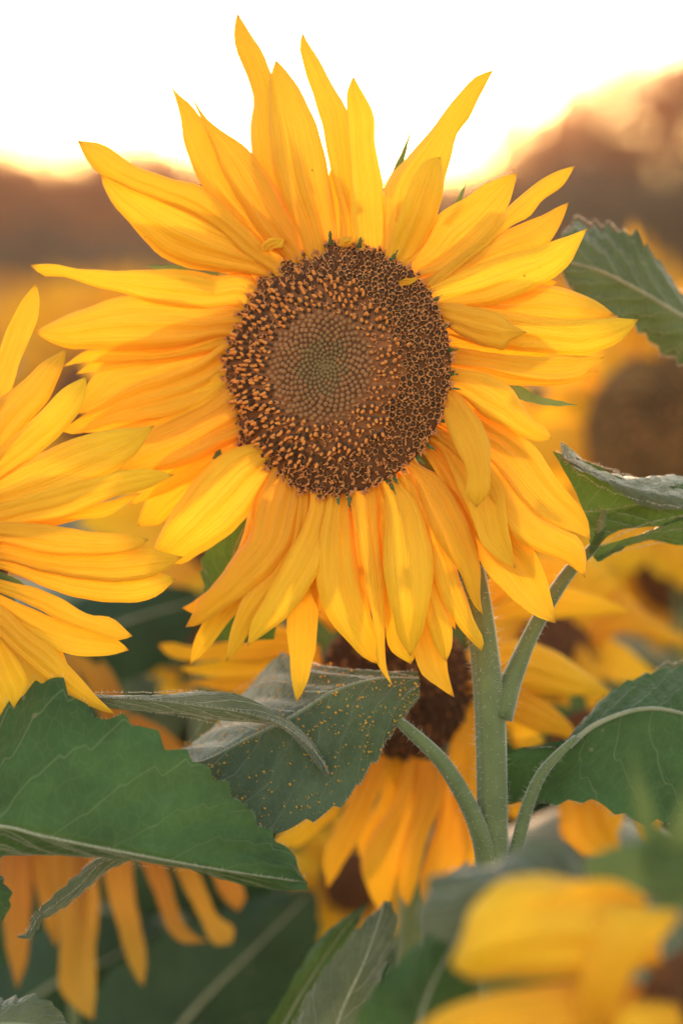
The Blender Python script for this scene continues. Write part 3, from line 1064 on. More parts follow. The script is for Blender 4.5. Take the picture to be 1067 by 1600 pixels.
# each petal: two traced edges, tip, depth profile relative to the rim, layer
HP = [
 # upper left
 ([(425,424),(385,402),(350,370),(310,342),(260,318),(200,294),(158,272),(135,248)], [(445,398),(415,378),(372,338),(335,304),(312,290),(262,277),(205,254),(165,227)], (121,219), (0,10,14,-6), 2),
 ([(425,438),(385,427),(335,424),(290,416),(245,394),(205,352),(175,315),(160,285)], [(440,408),(400,380),(350,350),(290,320),(220,296),(180,276)], (158,274), (0,-2,2,-6), -1),
 ([(440,400),(395,376),(355,338),(322,300),(302,262),(288,220),(279,172),(268,138)], [(470,386),(430,350),(390,310),(355,262),(328,205),(300,165),(275,142),(266,122)], (261,110), (0,-6,-12,-26), 0),
 ([(445,400),(410,372),(378,325),(350,272),(330,225),(314,184),(302,156)], [(482,384),(465,345),(440,305),(410,260),(382,229),(346,203),(321,182),(304,154)], (298,137), (0,6,8,-6), 2),
 ([(440,390),(420,330),(400,285),(393,236),(391,190),(394,146),(372,85),(365,50)], [(470,390),(462,330),(452,260),(442,190),(428,128),(410,82),(386,42)], (371,19), (0,-10,-14,-26,-40), -1),
 ([(475,392),(458,345),(437,300),(424,250),(419,200),(419,150),(424,115)], [(528,386),(526,345),(519,300),(507,242),(495,195),(474,148),(450,113)], (431,93), (0,8,10,0,-16), 1),
 ([(530,384),(530,330),(518,270),(505,207),(492,160),(477,110),(468,75)], [(562,388),(557,330),(551,270),(546,205),(540,167),(515,124),(497,88),(481,66)], (473,49), (0,-4,-6,-16,-34), 0),
 ([(524,380),(524,340),(515,300),(513,280)], [(545,380),(540,340),(533,300),(525,272)], (517,261), (0,-10,-16), -2),
 ([(558,394),(548,340),(547,280),(545,220),(541,170),(542,142)], [(600,396),(600,330),(597,280),(586,232),(585,188),(579,165),(562,137)], (552,118), (0,6,6,-4,-18), 2),
 ([(598,396),(598,340),(600,300),(612,270),(640,240),(672,202),(705,160),(740,122)], [(645,408),(672,365),(690,310),(695,278),(705,240),(715,208),(736,180),(756,138)], (771,109), (0,4,-2,-14,-34), 0),
 ([(606,404),(612,368),(628,320),(645,278),(660,255),(674,247)], [(628,416),(652,396),(675,355),(690,312),(694,290),(691,265)], (688,245), (0,16,20,12), 2),
 ([(625,412),(652,388),(672,355),(690,330),(722,312),(745,295),(770,281)], [(650,434),(690,426),(728,402),(758,375),(780,342),(793,320),(802,295)], (808,270), (0,10,8,-6), 1),
 ([(690,420),(735,385),(775,348),(800,315),(840,284),(868,268)], [(710,425),(765,382),(800,353),(828,338),(848,312),(880,288)], (898,259), (-4,-10,-16,-30), -1),
 ([(655,440),(705,412),(760,376),(800,354),(842,338),(866,326)], [(675,455),(735,428),(790,406),(845,388),(868,364),(880,340)], (888,316), (0,0,-6,-20), 0),
 ([(655,455),(692,436),(735,416),(785,398),(835,387),(882,370)], [(665,482),(712,482),(762,478),(812,462),(855,440),(884,418),(903,388)], (917,357), (0,10,10,-8), 2),
 ([(700,470),(760,458),(810,450),(850,443),(890,452),(920,464),(942,478)], [(700,495),(760,500),(820,505),(880,506),(930,500)], (960,492), (-6,-14,-20,-32), -2),
 ([(690,490),(740,480),(790,484),(840,494),(895,498),(950,497)], [(690,520),(740,538),(800,546),(855,552),(905,556),(945,545),(975,528)], (997,499), (0,-2,-6,-20), 0),
 ([(672,478),(705,474),(745,480),(778,490),(800,506)], [(680,502),(715,522),(752,540),(775,545),(788,548),(795,535),(806,528)], (823,519), (0,26,40,44), 3),
 ([(690,540),(735,545),(790,554),(850,556),(905,556)], [(692,568),(735,574),(785,582),(830,591),(870,594),(905,590),(925,572)], (944,558), (0,10,8,-8), 1),
 ([(692,560),(730,562),(790,580),(850,588)], [(690,590),(740,596),(800,602),(860,602),(900,596)], (935,580), (-4,-8,-12,-22), -1),
 ([(690,572),(735,578),(775,590),(800,608),(820,636),(835,658),(850,666)], [(692,606),(722,620),(748,644),(778,662),(808,678),(838,690)], (862,685), (0,14,16,4), 2),
 ([(705,606),(730,628),(752,660),(765,695),(767,735),(763,770)], [(684,622),(692,650),(706,685),(722,718),(730,748),(726,772)], (744,793), (0,34,58,62,60), 4),
 ([(700,640),(740,640),(780,660),(815,682),(843,704),(870,750),(900,785),(917,812)], [(695,670),(735,700),(768,722),(800,765),(838,802),(870,822),(900,833)], (922,843), (0,6,6,-8), 1),
 ([(710,680),(760,708),(800,745),(835,795),(872,825),(903,838),(916,868)], [(700,700),(735,735),(765,780),(795,832),(840,862),(880,878)], (914,903), (0,0,0,-16), 0),
 ([(695,680),(740,706),(770,735),(788,765),(792,805),(798,850)], [(690,705),(715,760),(735,805),(752,848),(778,872)], (806,889), (0,14,18,8), 1),
 ([(690,700),(730,745),(770,800),(810,835),(838,868),(856,910),(864,945)], [(675,725),(705,790),(738,850),(758,890),(785,922),(820,952),(845,966)], (868,974), (0,-2,-6,-20), -1),
 ([(655,725),(690,745),(715,775),(735,815),(748,870),(752,905),(750,935)], [(645,745),(662,790),(680,840),(705,878),(722,902),(738,942)], (755,961), (0,8,4,-8), 1),
 ([(645,745),(675,790),(700,850),(725,920),(742,972),(755,1000)], [(635,752),(650,810),(668,870),(690,940),(712,972),(732,998)], (752,1018), (0,-2,-4,-10), 0),
 ([(600,772),(600,815),(598,860),(601,900),(608,942),(622,995)], [(628,757),(652,785),(670,835),(676,880),(674,925),(664,972),(652,1005)], (641,1026), (0,18,20,6), 3),
 ([(620,770),(635,850),(645,930),(640,990),(655,1048),(682,1072)], [(645,770),(660,850),(675,930),(690,985),(700,1050)], (710,1090), (-4,-14,-18,-24), -2),
 ([(640,780),(650,860),(655,930),(668,985),(685,1020)], [(665,770),(675,850),(688,920),(704,972),(707,1008)], (697,1034), (-2,-8,-10,-14), -1),
 ([(548,772),(556,830),(570,900),(581,960),(586,1000),(590,1038)], [(590,772),(594,840),(600,900),(601,960),(602,1000),(604,1042)], (614,1073), (0,10,8,-2), 2),
 ([(512,772),(500,830),(494,890),(500,938),(520,978),(548,1008),(572,1030)], [(548,772),(552,830),(560,890),(576,950),(588,995),(592,1020)], (592,1038), (0,6,2,-10), 1),
 ([(590,790),(596,860),(599,930),(602,985),(612,1018)], [(612,790),(620,860),(625,930),(634,985),(648,1022)], (642,1038), (-4,-10,-14,-22), -1),
 ([(470,790),(468,850),(455,920),(448,970),(452,1030),(457,1070)], [(510,790),(508,850),(500,910),(496,955),(494,1010),(482,1060)], (464,1098), (-4,-12,-16,-26), -2),
 ([(485,768),(478,810),(460,850),(438,890),(412,935),(393,975)], [(525,775),(520,820),(505,875),(482,922),(450,962),(415,990)], (386,1010), (0,14,14,4), 2),
 ([(455,770),(450,830),(425,890),(385,925),(368,960),(358,1000)], [(485,770),(480,840),(458,900),(428,945),(400,975),(375,1010)], (353,1035), (0,2,0,-10), 0),
 ([(415,740),(396,785),(390,835),(362,874),(342,906),(312,938)], [(478,765),(476,800),(462,850),(432,888),(390,924),(345,955),(312,976)], (290,980), (0,10,12,0), 1),
 ([(400,810),(385,870),(345,925),(318,970),(302,1005)], [(430,830),(420,890),(385,940),(348,985),(325,1015)], (297,1038), (-4,-12,-18,-28), -2),
 ([(390,800),(370,860),(340,905),(305,938)], [(420,820),(400,880),(350,940),(310,960)], (284,950), (-4,-16,-24,-34), -3),
 ([(400,690),(365,700),(330,722),(298,758),(268,800),(248,838)], [(440,735),(415,765),(385,808),(350,842),(312,866),(276,882)], (238,866), (0,10,12,0), 2),
 # left side
 ([(385,425),(340,430),(300,422),(240,421),(180,422),(120,420),(80,412)], [(372,478),(335,480),(285,480),(240,473),(200,461),(150,448),(100,432),(68,430)], (48,414), (0,12,12,8), 2),
 ([(380,470),(330,478),(270,462),(200,461),(140,480),(92,497)], [(360,530),(330,530),(280,542),(220,546),(160,546),(110,545),(75,533)], (55,518), (0,2,4,-6), 0),
 ([(365,505),(320,528),(260,546),(200,546),(150,545),(132,549)], [(360,540),(320,550),(260,562),(190,566),(130,567)], (97,574), (-2,-8,-12,-18), -1),
 ([(362,515),(310,535),(250,545),(200,556),(160,566)], [(362,570),(320,585),(260,605),(200,620),(150,640)], (112,648), (-4,-12,-16,-24), -2),
 ([(360,530),(320,556),(270,578),(210,600),(155,632),(115,660)], [(362,600),(335,622),(290,642),(230,655),(170,662),(122,678)], (88,672), (0,8,8,-4), 1),
 ([(360,580),(325,612),(275,640),(215,658),(160,674)], [(362,640),(320,655),(260,682),(200,694),(140,696)], (105,702), (-2,-4,-8,-16), 0),
 ([(358,600),(318,632),(280,650),(235,672),(205,700)], [(378,690),(345,702),(295,724),(250,736),(215,737)], (184,732), (0,8,8,-2), 1),
 ([(372,660),(330,690),(290,715),(250,750),(225,790)], [(395,700),(350,735),(310,770),(270,800),(245,820)], (215,822), (-4,-14,-22,-30), -2),
 # fillers that close the second ring behind
 ([(480,400),(470,350),(462,310)], [(510,392),(505,350),(490,305)], (478,285), (-6,-14,-20), -3),
 ([(590,400),(600,360),(615,320)], [(625,410),(640,370),(645,330)], (640,300), (-6,-14,-20), -3),
 ([(650,425),(690,395),(730,360),(760,330)], [(665,445),(710,425),(755,395),(780,360)], (790,330), (-6,-14,-22), -3),
 ([(690,520),(760,520),(820,515)], [(695,560),(760,570),(820,572)], (870,545), (-6,-14,-22), -3),
 ([(690,600),(740,620),(790,655)], [(690,640),(730,670),(780,700)], (830,712), (-6,-14,-22), -3),
 ([(690,690),(750,750),(800,810),(830,850)], [(670,720),(710,790),(760,860),(790,890)], (835,900), (-6,-14,-22), -3),
 ([(570,780),(575,850),(580,920)], [(610,780),(618,850),(618,920)], (604,985), (-6,-14,-22), -3),
 ([(500,780),(490,840),(480,900)], [(540,780),(535,850),(525,910)], (500,960), (-6,-14,-22), -3),
 ([(430,760),(410,820),(395,870)], [(465,780),(450,840),(425,890)], (390,920), (-6,-14,-22), -3),
 ([(375,470),(320,490),(270,500)], [(370,520),(320,535),(270,540)], (220,528), (-6,-14,-22), -3),
 ([(365,560),(320,580),(270,590)], [(370,620),(320,640),(270,640)], (225,628), (-6,-14,-22), -3),
 ([(410,420),(370,390),(330,370)], [(430,400),(400,365),(365,335)], (320,325), (-6,-14,-22), -3),
 ([(690,660),(745,700),(800,770)], [(680,690),(720,750),(760,820)], (815,858), (-6,-12,-20), -2),
 ([(640,760),(670,830),(700,900)], [(615,770),(640,850),(665,930)], (712,985), (-6,-12,-20), -2),
 ([(520,780),(520,860),(535,930)], [(560,780),(565,860),(570,930)], (560,1010), (-6,-12,-20), -2),
 ([(440,770),(430,840),(405,900)], [(480,790),(470,860),(445,920)], (405,975), (-6,-12,-20), -2),
 ([(372,640),(310,680),(250,715)], [(385,690),(330,735),(270,765)], (205,790), (-6,-12,-20), -2),
 ([(360,560),(290,590),(200,612)], [(365,620),(300,650),(210,672)], (118,676), (-6,-12,-20), -2),
 ([(365,490),(290,515),(200,528)], [(362,545),(290,562),(200,572)], (118,585), (-6,-12,-20), -2),
 ([(395,440),(330,420),(260,395)], [(410,405),(350,370),(290,350)], (212,345), (-6,-12,-20), -2),
 ([(680,470),(740,450),(800,430)], [(690,505),(760,490),(820,470)], (872,440), (-6,-12,-20), -2),
 # small curled leftovers on the rim
 ([(408,392),(412,378),(425,372)], [(425,392),(440,386),(444,376)], (446,374), (18,26,28), 3),
 ([(528,384),(530,374),(540,370)], [(545,386),(552,380),(552,374)], (551,371), (14,20,22), 3),
 ([(622,440),(632,436),(642,434)], [(626,448),(636,446),(646,442)], (653,434), (22,30,32), 3),
]
for k, (A, B, tip, z, lay) in enumerate(HP):
    bx = (A[0][0] + B[0][0]) / 2 - 522
    if len(A) > 3 or lay < 0:
        A = [(A[0][0] + (522 - A[0][0]) * 0.16, A[0][1] + (577 - A[0][1]) * 0.16)] + A
        B = [(B[0][0] + (522 - B[0][0]) * 0.16, B[0][1] + (577 - B[0][1]) * 0.16)] + B
        z = (-6,) + tuple(z)
    zb = 0.42 * bx * (0.93 if bx > 0 else 1.0) - 6 + lay * 4.0
    petal(hero, A, B, tip, [zb + q for q in z], 1.0, seed=k)

# bracts behind and paleae tips on the rim
def spike(parent, base, tip, w, z, D=1.0, name='bract', bend=0.0, mat=None):
    bx, by = base
    tx, ty = tip
    dx, dy = tx - bx, ty - by
    l = math.hypot(dx, dy)
    nx, ny = -dy / l, dx / l
    mx_, my_ = (bx + tx) / 2 + nx * bend, (by + ty) / 2 + ny * bend
    A = [(bx + nx * w / 2, by + ny * w / 2), (mx_ + nx * w * 0.3, my_ + ny * w * 0.3)]
    B = [(bx - nx * w / 2, by - ny * w / 2), (mx_ - nx * w * 0.3, my_ - ny * w * 0.3)]
    return petal(parent, A, B, tip, z, D, mat or M_BRACT, name, nv=14, nu=5)


for base, tip, w, zb, bend in (((604, 300), (645, 190), 15, -30, 4), ((696, 345), (731, 279), 13, -10, 3), ((790, 604), (904, 633), 22, -12, 8), ((700, 880), (722, 897), 14, -10, 0),
                               ((340, 720), (352, 690), 20, -70, 0), ((300, 650), (215, 655), 30, -90, 4), ((430, 860), (400, 960), 34, -60, 4), ((560, 330), (520, 262), 24, -30, 0),
                               ((340, 440), (225, 415), 30, -90, 5), ((640, 860), (662, 960), 34, -20, 0), ((380, 352), (300, 250), 30, -70, 0), ((770, 440), (848, 436), 20, 10, 0),
                               ((480, 300), (455, 200), 30, -60, 0), ((830, 772), (880, 800), 24, 0, 2)):
    spike(hero, base, tip, w, (zb, zb - 4, zb - 12), bend=bend)
rr_ = random.Random(12)
for ang in (92, 76, 62, 33, 18, 8, 0, -6, -20, -33, -42, -60, -80, -88, -64):
    a = math.radians(ang + rr_.uniform(-3, 3))
    px, py = 522 + 176 * math.cos(a), 577 - 200 * math.sin(a)
    zb = 0.40 * (px - 522) + 4
    l = rr_.uniform(14, 26)
    spike(hero, (px - 5 * math.cos(a), py + 5 * math.sin(a)), (px + l * math.cos(a), py - l * math.sin(a)), 9, (zb, zb + 14, zb + 12), name='palea')

# stem, petioles, leaves of the large sunflower
stem(hero, [(600, 600, -100), (660, 700, -85), (705, 790, -68), (730, 860, -56), (745, 930, -50), (757, 1020, -48), (765, 1120, -46), (769, 1250, -46), (771, 1380, -46), (775, 1700, -46)],
     1.0, [16, 17, 19, 22, 24, 24.5, 25, 26, 27], 1500)
lf2 = leaf(hero, [[(650, 1046, -70), (572, 1056, -100), (490, 1048, -170), (445, 1036, -230), (400, 1060, -260), (330, 1118, -250), (276, 1186, -200)],
            [(655, 1060, -50), (590, 1060, -48), (520, 1080, -46), (455, 1120, -44), (390, 1152, -44), (325, 1186, -50), (288, 1194, -90)],
            [(655, 1088, -50), (618, 1132, -35), (585, 1182, -20), (540, 1242, -10), (490, 1274, -5), (425, 1296, -10), (345, 1250, -40), (300, 1215, -70)]], 1.0, M_LEAF3,
     petiole=([(606, 1112, -55), (640, 1142, -30), (690, 1190, -22), (730, 1255, -22), (752, 1310, -28), (766, 1370, -40)], [7, 11, 13, 14, 16, 22]), rib=0.0, seed=2, teeth=9, amp=0.035, fuzz=500, nper=12, ripple=0.0026)
leaf(hero, [[(918, 868, -60), (950, 843, -55), (1000, 820, -50), (1067, 804, -45), (1140, 800, -60)],
            [(912, 800, -75), (944, 797, -85), (1000, 788, -85), (1067, 778, -80), (1140, 780, -80)],
            [(868, 706, -50), (928, 727, -45), (1000, 750, -45), (1067, 762, -40), (1140, 775, -50)]], 1.0, M_LEAF,
     petiole=([(944, 797, -60), (930, 850, -62), (900, 880, -66), (870, 920, -70), (830, 990, -66), (800, 1060, -56), (778, 1120, -48)], [5, 8, 11, 12, 13, 17, 24]), rib=0.0, seed=4, teeth=6, amp=0.02, fuzz=300)
fold = leaf(hero, [[(868, 705, -60), (928, 726, -80), (1000, 749, -90), (1067, 761, -90), (1140, 775, -90)],
            [(880, 716, -30), (928, 738, -20), (985, 762, -14), (1050, 774, -10), (1140, 790, -10)],
            [(872, 712, -36), (925, 750, -14), (972, 772, -4), (1045, 788, 0), (1140, 800, 0)]], 1.0, M_LEAF2, rib=0.0, seed=6, teeth=9, amp=0.12, fuzz=300, ripple=0.0022)
fold.name = 'leaf_fold'
fold = leaf(hero, [[(924, 866, -64), (980, 832, -58), (1040, 812, -52), (1140, 800, -60)],
            [(930, 872, -90), (985, 856, -100), (1040, 846, -110), (1140, 840, -120)]], 1.0, M_LEAF, rib=0.0, seed=7, teeth=6, amp=0.05, fuzz=300)
fold.name = 'leaf_fold'
leaf(hero, [[(884, 1160, -95), (930, 1116, -140), (1000, 1063, -170), (1067, 1036, -190), (1170, 1050, -200)],
            [(888, 1166, -85), (930, 1132, -90), (1000, 1108, -95), (1067, 1115, -100), (1170, 1150, -110)],
            [(868, 1166, -90), (806, 1178, -110), (806, 1250, -100), (870, 1250, -70), (930, 1250, -60), (985, 1276, -60), (1030, 1280, -60), (1067, 1270, -60), (1170, 1262, -80)]], 1.0, M_LEAF,
     petiole=([(900, 1152, -70), (870, 1180, -58), (842, 1215, -50), (822, 1265, -45), (806, 1330, -42), (785, 1420, -44)], [5, 8, 10, 11, 12, 14]), rib=1.3, seed=8, teeth=12, amp=0.05, fuzz=500)
leaf(hero, [[(330, 1000, -170), (318, 930, -160), (316, 890, -155), (320, 868, -150), (346, 838, -150), (396, 792, -150)],
            [(380, 1000, -160), (365, 930, -150), (362, 890, -150), (370, 850, -150), (398, 792, -150)],
            [(430, 1000, -170), (420, 930, -170), (412, 880, -170), (408, 830, -165), (400, 792, -150)]], 1.0, M_LEAF, rib=1.0, seed=9, teeth=8, amp=0.06,
     petiole=([(380, 1000, -165), (410, 985, -170), (450, 920, -170), (560, 860, -140), (730, 880, -60)], [6, 8, 10, 13]))
# pollen dust fallen on the drooping leaf
pb = Bag()
me2 = lf2.data
pr = random.Random(21)
polys = [p for p in me2.polygons]
lroot = np.array(hero.location)
from mathutils import noise as mnoise
for i in range(5200):
    p = polys[pr.randrange(len(polys))]
    if mnoise.noise(Vector(p.center) * 160.0) + 0.5 * mnoise.noise(Vector(p.center) * 500.0) < pr.uniform(-0.25, 0.75):
        continue
    c = np.array(p.center) + lroot + nrg.normal(0, 0.0006, 3)
    nn = np.array(p.normal)
    if np.dot(nn, C_FWD) > 0:
        nn = -nn
    s = pr.choice((0.00011, 0.00013, 0.00013, 0.00016, 0.00018, 0.00025, 0.00035, 0.00052))
    c = c + nn * 0.0004
    q = np.array([(1, 0, 0), (-1, 0, 0), (0, 1, 0), (0, -1, 0), (0, 0, 1), (0, 0, -1)]) * s * np.array((pr.uniform(0.7, 1.5), pr.uniform(0.7, 1.5), pr.uniform(0.7, 1.5)))
    pb.add(c + q, [(0, 2, 4), (2, 1, 4), (1, 3, 4), (3, 0, 4), (2, 0, 5), (1, 2, 5), (3, 1, 5), (0, 3, 5)])
o = pb.build('pollen', M_POLLEN, lf2)
o['kind'] = 'stuff'

# ------------------------------------------------------------------ the sunflower at the left edge
lp = plant_root('sunflower', 'sunflower cut off by the left edge, its petals fanned to the right', 'sunflower', -115, 1500, 1.0)
LD = 0.975
ln_ = -C_FWD * 0.75 + C_RT * 0.66 - C_UP * 0.05
head(lp, -78, 850, 0.99, 120, ln_, n_pet=9, len_px=260, wid_px=80, lift=0.1, curl=0.3, seed=31, n_flor=200, arc=(2.0, 4.4), bracts=10)
LP = [
 ([(-60,720),(-30,620),(0,545),(15,508),(36,470)], [(-10,740),(-8,665),(15,620),(24,592),(38,548),(56,505),(63,470)], (57,442), (0,10,0,-20), -1),
 ([(-60,760),(-28,655),(0,622),(30,600),(70,565)], [(-20,780),(0,722),(22,690),(50,655),(76,625),(96,582)], (105,544), (0,14,10,-8), 1),
 ([(-60,775),(0,702),(40,665),(75,632),(100,606)], [(-30,800),(-5,755),(28,732),(62,708),(92,680),(118,652),(134,625)], (136,588), (0,20,20,6), 2),
 ([(-60,790),(-10,750),(30,722),(60,708),(120,684),(170,672)], [(-50,830),(0,800),(50,790),(110,770),(165,745),(210,712)], (242,665), (0,18,16,0), 1),
 ([(-60,800),(20,780),(90,760),(150,745),(205,734),(242,734)], [(-50,850),(0,832),(50,818),(95,812),(140,792),(185,775),(230,764)], (273,742), (0,24,28,14), 2),
 ([(-40,815),(60,805),(120,795),(170,782)], [(-40,840),(60,828),(120,812),(170,806)], (222,770), (0,6,4,-6), 0),
 ([(-70,830),(0,816),(60,818),(110,826),(165,832),(205,834)], [(-60,865),(0,848),(60,862),(120,868),(180,866),(215,858)], (233,843), (0,26,34,26), 3),
 ([(-70,850),(0,848),(80,858),(160,860),(220,854),(255,862)], [(-60,885),(0,876),(60,892),(130,906),(200,908),(250,896)], (287,870), (0,14,14,0), 2),
 ([(-70,865),(0,868),(100,885),(180,895),(240,892)], [(-60,890),(0,890),(50,908),(105,930),(160,940),(235,937)], (276,905), (0,4,2,-10), 1),
 ([(-70,885),(0,905),(55,918),(105,940),(140,960),(172,964)], [(-60,905),(0,925),(45,945),(90,968),(135,985),(180,1000)], (208,994), (0,12,12,2), 2),
 ([(-70,900),(0,930),(60,955),(110,975),(155,990),(185,1000)], [(-60,930),(0,962),(35,990),(75,1010),(115,1024),(160,1026)], (202,1016), (0,2,0,-10), 1),
 ([(-60,920),(0,945),(45,985),(85,1014),(125,1058),(155,1092)], [(-60,950),(-10,990),(20,1018),(62,1055),(110,1088),(150,1108)], (182,1117), (0,10,10,0), 2),
 ([(-60,940),(-10,975),(20,1015),(40,1055),(42,1075)], [(-90,960),(-50,1020),(-30,1080),(0,1125)], (22,1108), (0,8,6,-6), 0),
 ([(-80,940),(-40,1010),(-10,1080),(0,1120)], [(-110,950),(-90,1040),(-60,1120),(-20,1150)], (-2,1165), (0,0,-4,-14), -1),
 ([(-50,905),(20,945),(80,985)], [(-55,940),(0,985),(40,1020)], (112,1050), (-8,-14,-20), -3),
 ([(-60,780),(0,760),(80,730)], [(-50,820),(40,800),(100,780)], (180,735), (-8,-14,-20), -3),
]
for k, (A, B, tip, z, lay) in enumerate(LP):
    petal(lp, A, B, tip, [q + lay * 4 for q in z], LD, seed=200 + k)
for base, tip, w, zb in (((60, 815), (135, 806), 22, -14), ((-10, 900), (60, 925), 24, -14), ((60, 985), (110, 1018), 24, -20)):
    spike(lp, base, tip, w, (zb, zb, zb - 6), LD)
stem(lp, [(-90, 860, -60), (-108, 960, -50), (-112, 1100, -40), (-115, 1400, -40)], 0.99, [20, 24, 26], 0)
leaf(lp, [[(-120,1170,-60),(-40,1160,-55),(15,1108,-50),(70,1064,-45),(112,1088,-40),(162,1132,-35),(206,1136,-30),(250,1172,-25),(300,1194,-20),(333,1222,-10),(376,1260,0),(400,1288,0),(452,1335,5),(480,1378,5)],
          [(-120,1290,30),(0,1291,35),(70,1307,40),(200,1333,40),(350,1360,30),(480,1379,5)],
          [(-120,1325,-30),(0,1325,-40),(100,1335,-50),(200,1348,-40),(340,1366,-10),(480,1380,4)]], 0.95, M_LEAF,
     petiole=([(-110,1291,20),(-150,1300,0),(-190,1330,-80),(-150,1400,-170),(-125,1500,-190)], [8,10,11,12]), rib=0.8, seed=13, teeth=15, amp=0.07, fuzz=220, nper=14)
leaf(lp, [[(150,1082,50),(230,1083,30),(300,1081,10),(370,1089,0),(430,1118,-5),(470,1143,-8),(500,1178,-10),(514,1209,-12)],
          [(150,1090,70),(230,1094,50),(300,1102,35),(370,1112,22),(432,1130,10),(472,1156,4),(500,1186,0),(514,1210,-10)],
          [(150,1098,50),(240,1111,30),(300,1121,15),(345,1130,5),(400,1132,0),(440,1137,-2),(480,1170,-6),(514,1211,-12)]], 1.0, M_LEAF2,
     petiole=([(160,1090,60),(100,1092,40),(0,1100,20),(-112,1150,-30)], [5,7,9,11]), rib=0.0, seed=14, teeth=10, amp=0.04, fuzz=600, ripple=0.0008)
leaf(lp, [[(200,1330,-10),(152,1340,-6),(118,1374,0),(76,1411,0),(54,1432,0),(40,1458,0),(28,1462,0)],
          [(200,1336,0),(158,1350,6),(124,1385,8),(84,1416,4),(62,1433,2),(46,1458,2),(28,1463,0)],
          [(200,1342,-10),(166,1360,-6),(132,1396,-4),(96,1420,-2),(68,1434,0),(48,1462,0),(28,1464,0)]], 0.985, M_LEAF2,
     petiole=([(200,1336,-5),(150,1310,-60),(40,1290,-80),(-112,1290,-40)], [4,6,8,10]), rib=0.0, seed=15, teeth=10, amp=0.15, fuzz=200, ripple=0.0006)
leaf(lp, [[(-90,1300,-20),(-30,1330,-20),(6,1380,-20),(2,1440,-20)],
          [(-90,1340,0),(-50,1370,0),(-20,1410,0),(-4,1450,-10)],
          [(-90,1390,0),(-70,1420,0),(-30,1460,0),(-6,1470,-10)]], 0.95, M_LEAF, rib=0.8, seed=16, teeth=7, amp=0.12,
     petiole=([(-90,1340,0),(-120,1380,-40)], [5,8]))
leaf(lp, [[(-90,1570,-20),(0,1560,-20),(60,1565,-20),(112,1602,-20)],
          [(-90,1620,0),(0,1600,0),(60,1602,0),(114,1606,-20)],
          [(-90,1680,0),(0,1660,0),(60,1640,0),(116,1610,-20)]], 0.95, M_LEAF2, rib=0.8, seed=17, teeth=9, amp=0.12,
     petiole=([(-90,1620,0),(-120,1640,-40)], [5,8]))

# ------------------------------------------------------------------ the drooping sunflower low behind the large one
bp_ = plant_root('sunflower', 'drooping sunflower with a dark brown disc behind the large bloom and its stem', 'sunflower', 640, 1700, 1.24)
BD = 1.16
head(bp_, 618, 1072, BD, 122, -C_FWD - C_UP * 0.12 - C_RT * 0.05, seed=41, n_flor=420, h=0.3, bracts=12)
BP = [
 ([(738,1090),(712,1140),(700,1175),(704,1230),(718,1290),(730,1340)], [(765,1090),(768,1200),(762,1290),(745,1340)], (736,1362), (0,10,10,0), 1),
 ([(636,1180),(618,1250),(582,1300),(564,1345),(578,1398)], [(664,1190),(655,1260),(632,1320),(618,1375),(608,1415)], (600,1432), (0,14,12,0), 1),
 ([(655,1186),(648,1260),(630,1330),(622,1385)], [(690,1190),(690,1250),(664,1320),(652,1380)], (636,1418), (0,18,20,6), 3),
 ([(682,1186),(688,1250),(672,1320),(655,1380)], [(732,1195),(738,1280),(735,1330),(702,1376)], (666,1418), (0,10,8,-4), 2),
 ([(580,1172),(552,1238),(522,1298),(506,1330)], [(608,1185),(592,1240),(562,1308),(532,1358)], (511,1389), (0,14,12,0), 2),
 ([(560,1165),(530,1238),(476,1278),(442,1298)], [(590,1180),(545,1250),(510,1286),(468,1322)], (424,1320), (0,4,0,-14), 0),
 ([(600,1180),(590,1250),(560,1310)], [(640,1185),(630,1260),(600,1330)], (570,1372), (-6,-8,-14), -1),
 ([(720,1150),(735,1230),(740,1300)], [(765,1150),(790,1230),(790,1290)], (770,1340), (-6,-10,-16), -1),
 # left
 ([(500,1010),(450,980),(400,988),(350,1003),(300,1009),(270,1004)], [(505,1050),(450,1030),(400,1038),(350,1030),(300,1034),(265,1026)], (247,1007), (0,10,10,-4), 1),
 ([(500,1040),(440,1010),(385,1020),(330,1034)], [(505,1075),(440,1052),(380,1060),(310,1054)], (278,1044), (0,0,-4,-14), 0),
 ([(500,1070),(440,1045),(380,1050)], [(505,1110),(440,1090),(360,1080)], (290,1068), (-6,-12,-20), -1),
 # right, past the stem
 ([(735,1030),(780,1000),(830,1004),(880,1025),(930,1062)], [(740,1080),(790,1075),(840,1082),(890,1088),(930,1086)], (963,1088), (0,14,14,2), 2),
 ([(735,1050),(790,1065),(835,1088),(872,1112),(900,1146)], [(725,1085),(770,1100),(800,1125),(835,1144),(880,1152)], (913,1170), (0,18,20,8), 3),
 ([(730,1000),(770,950),(820,915),(870,915),(930,930)], [(740,1030),(780,975),(830,968),(890,966),(940,962)], (988,956), (0,4,0,-14), 0),
 ([(700,960),(740,920),(790,880),(840,868)], [(730,990),(780,940),(830,925),(880,905)], (912,880), (-6,-12,-20), -1),
 ([(560,960),(530,900),(500,850)], [(600,955),(590,890),(560,840)], (520,800), (-6,-12,-20), -1),
 ([(620,950),(620,890),(610,840)], [(660,955),(670,890),(660,840)], (640,790), (-6,-12,-20), -1),
 ([(520,990),(470,940),(430,910)], [(540,970),(500,915),(470,890)], (420,870), (-6,-12,-20), -1),
 # small dry scraps
 ([(800,1150),(815,1156),(832,1150)], [(800,1166),(820,1172),(838,1166)], (850,1158), (20,26,20), 3),
]
for k, (A, B, tip, z, lay) in enumerate(BP):
    petal(bp_, A, B, tip, [q + lay * 5 for q in z], BD, seed=300 + k)
stem(bp_, [(620, 1060, -60), (640, 980, -160), (665, 1000, -250), (660, 1200, -290), (640, 1500, -300)], BD, [16, 20, 24], 0)
